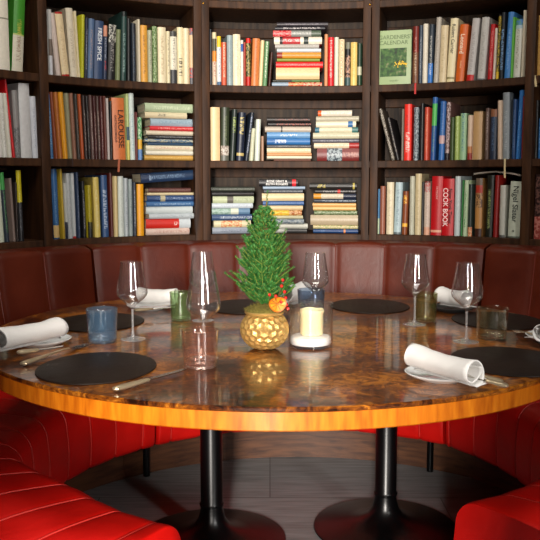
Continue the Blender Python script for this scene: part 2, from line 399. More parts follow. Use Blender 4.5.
# ---- books
FONT = None
def text_part(name, s, mat, parent, size, loc, rot, sx=1.0, align='CENTER'):
    cu = bpy.data.curves.new(name, 'FONT'); cu.body = s; cu.size = size; cu.align_x = align; cu.align_y = 'CENTER'
    cu.extrude = .0004; cu.offset = size*.012
    tmp = bpy.data.objects.new('tmp', cu); COL.objects.link(tmp)
    dg = bpy.context.evaluated_depsgraph_get(); me = bpy.data.meshes.new_from_object(tmp.evaluated_get(dg))
    bpy.data.objects.remove(tmp); me.name = name
    me.materials.clear(); me.materials.append(mat)
    o = link(bpy.data.objects.new(name, me), parent); o.location = loc; o.rotation_euler = rot; o.scale = (sx, 1, 1)
    return o
def book_mesh(t, d, h, segs, ink, mode):
    """spine at y=0 facing -y, thickness along x, height along z"""
    bm = bmesh.new(); uv = bm.loops.layers.uv.new('UVMap')
    b = min(.0028, t*.16)
    rn = min(.35*t, .007)                         # how far the spine bulges
    outer = []
    n = 6
    for i in range(n+1):
        q = i/n; x = -t/2+t*q; outer.append((x, rn*(1-math.sin(pi*q)**.7)))
    out = [(-t/2, d)]+outer+[(t/2, d)]
    inn = [(t/2-b, d)]+[(t/2-b, rn+b)]+[(-t/2+b, rn+b)]+[(-t/2+b, d)]
    prof = out+inn; L = len(prof)
    zs = [0]+[h*f for f, _ in segs]; zs[-1] = h
    mats = []; idx = []
    for f, c in segs:
        if isinstance(c, tuple): m = spine_mat(*c)
        else: m = spine_mat(c, ink, mode)
        if m not in mats: mats.append(m)
        idx.append(mats.index(m))
    cov = spine_mat(segs[0][1][0] if isinstance(segs[0][1], tuple) else segs[0][1])
    if len(segs) > 1:
        big = max(range(len(segs)), key=lambda i: segs[i][0]-(segs[i-1][0] if i else 0)); cc = segs[big][1]; cov = spine_mat(cc[0] if isinstance(cc, tuple) else cc)
    if cov not in mats: mats.append(cov)
    ci = mats.index(cov)
    R = [[bm.verts.new((x, y, z)) for x, y in prof] for z in zs]
    for k in range(len(zs)-1):
        z0, z1 = (0 if k == 0 else segs[k-1][0]), segs[k][0]
        for i in range(L):
            j = (i+1) % L
            f = bm.faces.new((R[k][i], R[k][j], R[k+1][j], R[k+1][i]))
            sp = 1 <= i <= n
            f.material_index = idx[k] if sp else ci
            if sp:
                for lp, (u, v) in zip(f.loops, (((i-1)/n, z0), (i/n, z0), (i/n, z1), ((i-1)/n, z1))): lp[uv].uv = (u, v*h/.24)
    for row, fl in ((R[0], True), (R[-1], False)):
        o, q = row[:len(out)], row[len(out):]
        # caps: left board, spine strip, right board
        fs = [(o[0], o[1], q[2], q[3]), (o[-1], q[0], q[1], o[-2])]
        fs.append(tuple(o[1:-1])+(q[1], q[2]))
        for f in fs:
            ff = bm.faces.new(f); ff.material_index = ci
    return bm, mats, b, rn
BOOKS = []
def make_book(mtx, t, d, h, segs, ink, mode, label, group, title=None):
    if not isinstance(segs, list): segs = [(1, segs)]
    bm, mats, b, rn = book_mesh(t, d, h, segs, ink, mode)
    o = mesh_obj('book', bm, mats, smooth=True, angle=40)
    o.matrix_world = mtx; tag(o, label, 'book', group)
    bm = bmesh.new(); e = .004
    box(bm, (0, (rn+b+.0004+d-e)/2, h/2), (t-2*b-.0004, d-e-rn-b-.0004, h-2*e))
    mesh_obj('page_block', bm, M['page'], o, smooth=False)
    if title:
        for (s, col, size, fx, fz, sx) in title:
            text_part('spine_title', s, spine_mat(col), o, size*1.0, (t*fx, -.0006, h*fz), (pi/2, pi/2, 0), sx)
    BOOKS.append(o); return o
BAYS = {'L2': ('far left', -40, 41.3), 'L1': ('left', 50, 195), 'C': ('centre', 209.6, 362), 'R1': ('right', 377.6, 523.4), 'R2': ('far right', 532.4, 560)}
# standing books: x0, x1 at the shelf, top y, shift of the top, description, colours bottom->top, ink, mode, title
W, K = '#e6e2d6', '#121214'
def st(x0, x1, y, lean, desc, segs, ink=None, mode='t', title=None, d=.19, inset=.022): return dict(x0=x0, x1=x1, y=y, lean=lean, desc=desc, segs=segs, ink=ink, mode=mode, title=title, d=d, inset=inset)
ROWS = {
 (0, 'L2'): [
  st(-12, 0, 2, 0, 'tan', '#a08458'),
  st(0, 11.5, -8, 0, 'tall cream', [(.66, '#ddd8c8'), (.68, '#8d8878'), (1, '#ddd8c8')]),
  st(13, 24, -7, 6, 'green-topped cream', [(.47, ('#cfc9b6', '#8a6e5c', 't')), (.49, '#b9c46a'), (1, ('#3f8a2a', '#b9b04c', 't'))], None)],
 (0, 'L1'): [
  st(50.4, 54, 9, 0, 'grey and white', [(.3, '#c9cbd0'), (.55, '#6e6258'), (1, '#b9b7b4')]),
  st(57, 62, 13, -5.5, 'pinkish white', '#cdbdb4', None),
  st(63, 70.5, 12, -6.5, 'red-edged cream', [(.03, '#b01812'), (.97, '#e3cfa6'), (1, '#b01812')], '#cdb58c', 't'),
  st(71.5, 78.5, 8, -4, 'wide off-white', '#d9cfb8', '#a89a80'),
  st(78.6, 81, 11, -3, 'thin ivory', '#d6c9a4'),
  st(81, 84.8, 14, 2.5, 'lime green', '#b3b420', '#8a8f1c'),
  st(85, 88, 17, 2.5, 'thin navy', '#20263a', '#8f96a8'),
  st(88.2, 94, 18, 3, 'slate blue', '#526a8c', '#a08c84'),
  st(94.4, 103, 20, 3, 'navy lettered', '#35486a', None, 't', [('FRESH SPICE', '#e8ecf0', .026, 0, .6, 1.0)]),
  st(103.4, 107.5, 25, 2, 'pink-topped dark blue', [(.35, ('#25304a', '#c03a30', 't')), (.8, ('#202a40', '#9aa4b8', 't')), (1, '#c98a70')]),
  st(108, 115.5, 24, 3, 'black floral-topped', [(.68, ('#17161a', '#a09c98', 't')), (1, ('#23221f', '#c9c8bc', 'p'))]),
  st(116.4, 120.6, 29, 2, 'olive', '#77805a', '#5b6446'),
  st(121.4, 126.6, 11, 2.5, 'tall dark teal', [(.93, ('#25403c', '#7d9a94', 't')), (1, '#0f1a18')]),
  st(127.2, 131.6, 18, 1, 'plain black', '#0c0c0e'),
  st(132.4, 137, 23, .5, 'blue-black', '#131c28', '#394c60'),
  st(138.8, 141.2, 19, 0, 'thin cream-edged', '#c6bca4'),
  st(141.8, 148.4, 25, .3, 'mustard orange', '#d59a3c', '#8a5a18'),
  st(148.8, 153, 30, 0, 'grey-green', '#a8ab90', '#5c6450'),
  st(153.4, 158.2, 26, .3, 'leafy green', '#3f6224', '#a4b488', 'p'),
  st(158.8, 166.8, 27, .3, 'wide ivory', '#dccfae', '#a8946c'),
  st(167.2, 170.8, 31, 0, 'narrow ivory', '#d6cba8', '#77745c'),
  st(171, 177.6, 31, 0, 'white with charcoal bands', [(.27, '#36383a'), (.9, ('#d9d3be', '#6a6a60', 't')), (1, '#3c3c3a')]),
  st(178, 184, 27, .2, 'cream black-labelled', [(.12, '#dacda6'), (.46, ('#d6c9a2', '#2c2c28', 's')), (1, '#dccfa8')]),
  st(184.2, 189.4, 28, .2, 'cream plain', '#dccfae'),
  st(190, 194.6, 28, 0, 'pink-and-grey', [(.12, '#55545a'), (.3, ('#6a6a70', '#c04434', 'p')), (.88, '#cdaf88'), (1, ('#6a6068', '#c04434', 'p'))])],
 (0, 'C'): [
  st(209.8, 212.2, 29, 0, 'thin blue-black', '#1c2026'),
  st(212.8, 217, 32, 0, 'cream and orange', [(.45, ('#cdb49c', '#8a2c1c', 't')), (.65, '#d98024'), (.88, '#4c4a38'), (1, '#cfc098')]),
  st(217.4, 221.6, 36, 0, 'yellow-topped white', [(.08, '#3f5f80'), (.78, ('#d9dcd8', '#3a4a80', 't')), (1, '#ddb81e')]),
  st(222, 226.8, 42, 0, 'red and tan', '#bf5032', '#dcb89c'),
  st(227.4, 233.2, 35, 0, 'grey-blue', '#8a9a9c', '#6c7c80'),
  st(233.4, 240.6, 34, 0, 'wide cream', '#dccfb0', '#b0a284'),
  st(240.9, 243.6, 40, 0, 'white blue-topped', [(.75, '#ddd8cc'), (.92, '#2c5a9c'), (1, '#d0ccc0')]),
  st(243.8, 246, 42, 0, 'thin brick red', '#9c3220'),
  st(246.2, 250.8, 38, 0, 'red-banded forest green', [(.2, '#b52018'), (.9, ('#28361c', '#b29c5c', 'p')), (1, '#cc1c14')]),
  st(251.2, 258.4, 38, 2, 'orange cloth', '#c4743c', '#a85c2c'),
  st(258.8, 262.4, 40, 2.4, 'pale yellow', '#dcc698'),
  st(262.8, 267, 41, 2.6, 'sage green', '#5f8a5e', '#dce0cc'),
  st(268.2, 270.6, 52, 2.6, 'dark brown leather', '#3e1c12'),
  'STACK',
  st(324.2, 327.6, 34, 0, 'tan orange', '#c9895c'),
  st(328, 333.6, 37, 0, 'scarlet white-titled', '#c4141e', '#e8c0b8'),
  st(334, 338.4, 37, 0, 'pale grey', '#cfccb8'),
  st(338.8, 344, 39, 0, 'cream red-lettered', '#dcc8a0', '#b8503c', 't'),
  st(345.2, 350, 42, 0, 'black patterned', [(.2, '#3c5454'), (.7, ('#1c1414', '#c89a80', 'p')), (.85, '#16161a'), (1, '#6c6c5c')]),
  st(350.4, 356.6, 42, 0, 'straw yellow', '#d8b868', '#b0903c'),
  st(357, 361.4, 43, 0, 'bottle green', [(.25, '#2c4430'), (.45, '#b8b89c'), (1, '#22382a')])],
 (0, 'R1'): [
  'FACE',
  st(412, 417.6, 26, .3, 'maroon over tan', [(.55, ('#6e4630', '#c8b08c', 't')), (1, ('#6c1c12', '#c07c6c', 't'))]),
  st(418.2, 421.6, 25, .3, 'thin slate', '#3a4654', '#a0a4a8'),
  st(422, 426.8, 23.5, .6, 'off-white', '#d6cebc', None),
  st(427.2, 432, 24, 1, 'navy over bright blue', [(.34, ('#2c6cb8', '#dce4ec', 't')), (1, ('#26303c', '#b4b4ac', 't'))]),
  st(433, 438, 17, 2, 'tall warm grey', '#aca498', '#887f74'),
  st(438.4, 445.4, 25, 1.4, 'beige', '#cdbb96', '#a8976f'),
  st(446, 453.6, 18, 3.2, 'cream signature-lettered', [(.05, '#d8c99c'), (.08, '#8a8058'), (1, '#ddd0a8')], None, 't', [('Robert Carrier', '#2a2620', .021, 0, .68, 1)]),
  st(454.8, 463, 24, 4, 'burnt orange', '#c85a14', None, 't', [('Leonard', '#f0dcc4', .026, -.05, .66, 1), ('CUISINE', '#e8b890', .009, 0, .3, 1)]),
  st(465.8, 473, 18, 5.2, 'pale grey red-cornered', [(.10, '#b81c1c'), (1, ('#b4b0ac', '#8c8886', 't'))]),
  st(476.6, 484, 17, 3.6, 'light grey cloth', [(.03, '#606468'), (1, ('#b8b6b0', '#989690', 't'))]),
  st(486.6, 491.4, 24, 2.4, 'crimson', '#b00c14', '#d88078'),
  st(491.8, 494.6, 28, 1.5, 'thin white', '#d0c4b4'),
  st(495, 498, 15, 1.5, 'black-and-yellow', [(.12, '#d8b01c'), (1, ('#1c1a10', '#b89c24', 'p'))]),
  st(498.4, 502.6, 12, 1, 'blue zebra', '#101820', '#7098c0', 's'),
  st(503.4, 509.4, 12, 2.5, 'sky blue', '#3a78b8', '#7ca8d4'),
  st(509.6, 511.8, 17, 1, 'thin leaf green', '#5ca83c'),
  st(512.2, 519, 19, 1.6, 'white green-topped', [(.84, ('#c8c8bc', '#74745c', 't')), (.9, '#a0b8c0'), (1, ('#4478b0', '#5c9434', 'p'))]),
  st(520, 523, 10, .8, 'thin tall cream', '#cfc6b0')],
 (0, 'R2'): [st(533, 545, 15, .5, 'ochre', '#b08848', '#a07838')],
 (1, 'L2'): [
  st(-8, -1, 84, 0, 'grey board', '#77746c'),
  st(-.6, 3.4, 93, -1, 'thin white', '#d0d0c8'),
  st(4, 8.4, 93, -3, 'slim white', '#d4d4cc', '#a8a8a0'),
  st(8.8, 13, 93, -4, 'ivory', '#cfcdbf'),
  st(13.3, 16, 80, -7.5, 'bright red', '#c0121a', '#cc4444'),
  st(16.4, 21.8, 90, -2, 'grey photo-spined', [(.45, ('#5c5c5e', '#8c8c8c', 'p')), (1, '#8c8a88')]),
  st(22.2, 33, 83, -1, 'broad pale grey', '#c8c9c9', None),
  st(33.4, 39.4, 96, -1.5, 'narrow white', '#c8ccd4', '#a0a8b8')],
 (1, 'L1'): [
  st(50.4, 54.4, 94, -2, 'blue', '#3a6a98', '#80a8c0'),
  st(55.4, 58.8, 92, -4, 'russet', '#7e3c1c', None),
  st(59.2, 63.6, 92, -4, 'caramel', '#a8642c', '#8a4c1c'),
  st(64, 68.8, 92, -4, 'amber yellow', '#d8961c', None),
  st(69.2, 73.4, 93, -3, 'grey-green', '#8c8c70'),
  st(73.8, 77.6, 93, -3, 'dusty pink', '#8e6450', '#6a4434'),
  st(78, 81.4, 94, -2.6, 'charcoal', '#34302c', '#6a5c50'),
  st(81.8, 85, 94, -2.6, 'rust orange', '#a84c20', None),
  st(85.4, 88.4, 95, -2, 'dark mocha', '#2e2220', '#8a7c74'),
  st(88.8, 91.8, 96, -2, 'black', '#1c1616', '#6c6460'),
  st(92.2, 95.2, 95, -1.8, 'taupe', '#5a4440', '#a08c84'),
  st(95.6, 98.4, 96, -1.5, 'maroon', '#3c1414', '#9a7c70'),
  st(98.8, 101.8, 96, -1.5, 'dark brown', '#44302a', '#9a8478'),
  st(102.2, 105, 96, -1.2, 'wine red', '#44181a', '#a07c74'),
  st(105.4, 108, 96, -1, 'brick brown', '#5c2c22', None),
  st(108.2, 110.6, 98, -.8, 'thin pale', '#b0a8a4'),
  st(110.8, 113, 101, 0, 'thin black', '#101012'),
  st(114, 126.4, 97.5, -1, 'big orange', '#c8703c', None, 't', [('LAROUSSE', '#2c1410', .036, .12, .5, 1.0), ('GASTRONOMIQUE', '#5a2c18', .014, -.28, .5, 1.0)]),
  st(127.6, 130.6, 93.5, -.8, 'yellow-green striped', [(.3, '#c8bc5c'), (.5, '#2c4c5c'), (1, '#a8b878')]),
  st(131, 136, 93, -1, 'white blue-shadowed', '#c0ccc8', '#6c9cac'),
  st(136.2, 138.2, 112, 0, 'thin dark red', '#5c1414'),
  st(138.6, 143, 117, -.4, 'green-yellow-blue banded', [(.25, '#5c84b8'), (.48, '#d8a834'), (1, ('#1f7c3c', '#b8d4b0', 'p'))]),
  'STACK'],
 (1, 'C'): [
  st(211, 220.4, 107, 0, 'peach cream', '#e0bf90'),
  st(221, 229, 107, 1, 'dark green picture-footed', [(.1, '#5a5a50'), (.28, ('#7c6c60', '#c8c0b4', 'p')), (1, ('#2c3422', '#5a6240', 't'))]),
  st(230, 235, 109, 3, 'dark green gold-titled', [(.55, '#222c26'), (.85, ('#26302a', '#8c9c50', 's')), (1, '#222c28')]),
  st(236.4, 243.6, 112, 3, 'navy gold-titled', [(.1, '#141c30'), (.16, '#b8a468'), (.55, '#131c30'), (.9, ('#131c30', '#b8a868', 's')), (1, '#131c30')]),
  st(244.4, 248.6, 112, 6.5, 'navy white-lettered', '#18202c', '#8c98b0'),
  st(249.4, 253.6, 128, 2.5, 'thin cream green-lined', '#c4c4a8', '#9aa48c'),
  st(254.8, 259.6, 119, 1.6, 'white', '#cdd4c8', None),
  st(261.4, 264, 136, 0, 'thin tan', '#a07c64'),
  'STACK'],
 (1, 'R1'): [
  st(391.6, 395, 108, -15, 'white-edged black leaning', '#3c342c', '#b8b0a0', 'p'),
  st(396, 400, 117, -11, 'black leaning', '#141214', '#7c7468'),
  st(400.8, 403.2, 109, -.4, 'taupe grey', '#6c6458'),
  st(403.6, 410.8, 104, -.2, 'bright vermilion', [(.5, ('#dc2c20', '#f0c8bc', 's')), (.86, ('#dc2c20', '#98181c', 't')), (1, ('#dc2c20', '#f0c8bc', 's'))], None),
  st(413, 418, 107, 0, 'blue-grey', '#3c4650', '#a0acb0', 'p'),
  st(419.4, 423, 103, 0, 'black slim', '#121416', None),
  st(423.6, 428.2, 107, .3, 'coral red', '#bc4430', '#d88c60'),
  st(430, 434.8, 97, 1.4, 'blue green-topped', [(.55, ('#24508c', '#4c7c6c', 't')), (.9, '#4cac54'), (1, '#2c5c9c')]),
  st(438, 443.4, 101, 1.2, 'mid blue', [(.28, '#2c64a8'), (.42, '#c0a0a0'), (1, ('#2c5c9c', '#5484b8', 't'))]),
  st(444.4, 448.6, 102, .9, 'pink-and-white patterned', [(.12, '#1c1418'), (1, ('#5c403c', '#c8b4b0', 'p'))]),
  st(449.4, 453.6, 117, .5, 'dark moss green', '#34481c'),
  st(454, 458.6, 116, .7, 'pale lime', '#98ac5c', '#b8c888'),
  st(459.2, 465.4, 113, .6, 'mint blue-lettered', '#90b48c', '#3c6c88'),
  st(466.6, 471.4, 115, .5, 'cream red-footed', [(.15, '#8c1c18'), (.3, '#b87848'), (1, '#cdb49c')]),
  st(472, 481, 111, .7, 'broad tan', [(.98, '#b89464'), (1, '#8c6c40')], None),
  st(484, 488, 108, -.3, 'slim mocha', '#5c4840', '#a89890'),
  st(489, 495.4, 109, -.2, 'navy tan-topped', [(.85, ('#202c40', '#546c8c', 't')), (1, '#8c5c40')]),
  st(497, 501.4, 100, -1.6, 'peach white', '#d0b8a0'),
  st(502, 508.6, 92, -1.6, 'tall stone grey', '#848c90', '#a8b0b4'),
  st(511, 514.6, 99, .4, 'dark blue', '#1c3c68', '#4c6c94'),
  st(515, 519.4, 90, 2, 'tall cobalt', '#3070b4', '#6ca0d0'),
  st(520.8, 523, 96, .5, 'thin carmine', '#6c1414')],
 (1, 'R2'): [st(533, 536.5, 100, 0, 'thin black', '#101010'), st(537, 542, 118, 0, 'medium blue', '#2c64a0', '#8cb0d0')],
 (2, 'L2'): [
  st(-6, -.6, 180, 0, 'grey', '#808078'),
  st(-.2, 5.2, 179, -2.5, 'pale mint', '#c4ccb8'),
  st(6, 10.4, 172, -4.5, 'green-topped navy', [(.75, ('#23303c', '#508c50', 't')), (1, '#3f9c4c')]),
  st(13.4, 16.4, 178, -3, 'yellow-edged grey', '#7c6c64', None),
  st(16.8, 19, 182, 0, 'thin dark', '#2c2420'),
  st(20, 25, 170, -1.6, 'half yellow half black', [(.55, ('#1a1c20', '#5c6068', 't')), (1, ('#c4b81c', '#dcd868', 't'))])],
 (2, 'L1'): [
  st(54.6, 60.4, 169, -1.4, 'blue yellow-footed', [(.02, '#2c5080'), (.2, '#d8b878'), (1, ('#2f6094', '#5c8cb8', 't'))]),
  st(63, 65.8, 169, -2, 'thin yellow', '#b89c2c', None),
  st(66, 69, 183, -1, 'thin white navy-footed', [(.3, '#1c2438'), (1, '#c0c4c0')]),
  st(69.2, 73.2, 173, -1.8, 'white', '#bcc2c4', '#a0a8ac'),
  st(73.4, 77, 173, -1.2, 'white red-footed', [(.03, '#b01818'), (1, '#c0c6c8')]),
  st(78.4, 81, 172, -1, 'thin navy', '#2c3c58', '#8090a8'),
  st(83.6, 87, 181, -1, 'black white-lettered', '#16161a', '#9a9ca0'),
  st(89, 93.6, 185, -.8, 'yellow-topped black', [(.3, ('#1a1a18', '#7c7834', 't')), (1, ('#b0a020', '#8c8018', 'p'))]),
  st(95.6, 101.4, 177, -1.2, 'butter yellow', '#cdb862', '#d8cc94'),
  st(103.4, 109.6, 175, -1.2, 'denim blue', '#2f4f7c', '#a8b8cc', 's'),
  st(111, 114.4, 173, -.8, 'maroon', '#501c18', None),
  st(115, 119, 176, -.6, 'cream', '#c8b480', None),
  st(119.4, 124.8, 176, -.4, 'white smooth', '#c4ccc4', '#aab4ac'),
  st(125.2, 129.2, 178, -.3, 'grey-white', '#a8b0b4', '#70808c'),
  st(129.6, 133.6, 179, -.2, 'slate white', '#8c9898', '#5c6c70'),
  st(134, 137.2, 182, 0, 'thin midnight', '#202838', '#a0a8b0'),
  st(138, 144.6, 184, -.3, 'saffron yellow', '#e09a14', None),
  'STACK'],
 (2, 'C'): ['STACK'],
 (2, 'R1'): [
  st(378, 379.4, 192, -1, 'thin blue', '#2c5c98'),
  st(379.6, 380.0, 189, 0, 'x', '#a8bcb8'),
  ],
 (2, 'R2'): [st(533, 549, 174, 0, 'floral red-brown', [(.35, ('#8a3c34', '#c07c70', 'p')), (1, ('#2c1a18', '#6c4c44', 'p'))])],
}
ROWS[(2, 'R1')] = [
  st(377.4, 379.2, 189, 0, 'thin pale blue', [(.35, '#a8b898'), (1, '#3c74a0')]),
  st(379.6, 384.6, 186, 0, 'terracotta pink', '#8c5440', None),
  st(386, 393, 182, .3, 'off-white', '#d2c6a8', '#b0a488'),
  st(393.4, 400.4, 182, 1.4, 'light blue-grey', [(.04, '#606c70'), (1, ('#a8bcc0', '#5c7480', 't'))]),
  st(401.4, 406.6, 191, 1, 'copper gold-marked', [(.18, '#7c3c14'), (.26, '#e8b03c'), (.72, '#80401c'), (.9, ('#8c4818', '#f0b83c', 's')), (1, '#7c3c18')]),
  st(408.8, 413.6, 176, 0, 'stone white', '#b4b4a0', '#989884'),
  st(414.2, 420.4, 173.5, 0, 'sand', '#c4b48c', '#a89870'),
  st(421, 423, 182, 0, 'thin charcoal', '#2c2c2c'),
  st(423.4, 429, 181, .7, 'blush white', [(.15, '#d09c80'), (.8, ('#c8b4a4', '#a89488', 't')), (.97, ('#b0a098', '#b84038', 'p')), (1, '#6c2c28')]),
  st(430, 440.8, 176, .8, 'thick red', [(.05, '#b00c14'), (.09, '#d89c80'), (1, '#b40c16')], None, 't', [('PATISSERIE', '#dc9490', .0125, 0, .72, 1)]),
  st(441.2, 452.8, 178.5, .6, 'red cookbook', '#b80e18', None, 't', [('COOK BOOK', '#f4dcd8', .032, -.22, .5, .9), ('New York Times', '#2c0408', .024, .2, .52, .95)]),
  st(453.6, 459, 176, .6, 'pale blue white', '#bcc8c8', None),
  st(460.6, 461.6, 180, .8, 'thin emerald', '#30803c'),
  st(462, 466.4, 180, 1, 'white green-striped', '#b0c4a0', '#2c8440'),
  st(467, 471.4, 184, .4, 'dark slate orange-footed', [(.18, ('#c05c24', '#e8c8a0', 'p')), (1, '#24302c')]),
  st(474, 481, 178, .6, 'brown picture-spined', [(.14, '#3c1c10'), (.5, '#b88448'), (.75, ('#5c3c24', '#c09460', 'p')), (.88, '#a83020'), (1, '#6c5c4c')]),
  st(484.6, 491.4, 175, .8, 'black green-lettered', '#14180e', '#9cac6c'),
  st(492.2, 496.8, 175, 1, 'crimson cloth', '#8c1814', None),
  st(498.4, 504, 185, .4, 'plain white', [(.05, '#5c5c58'), (1, '#c0c0b4')]),
  st(507, 519, 181, 1.6, 'wide white', [(.03, '#6c7468'), (1, '#bec6b4')], None, 't', [('Nigel Slater', '#2c3430', .034, .02, .6, 1), ('e', '#50584c', .02, 0, .12, 1)]),
]
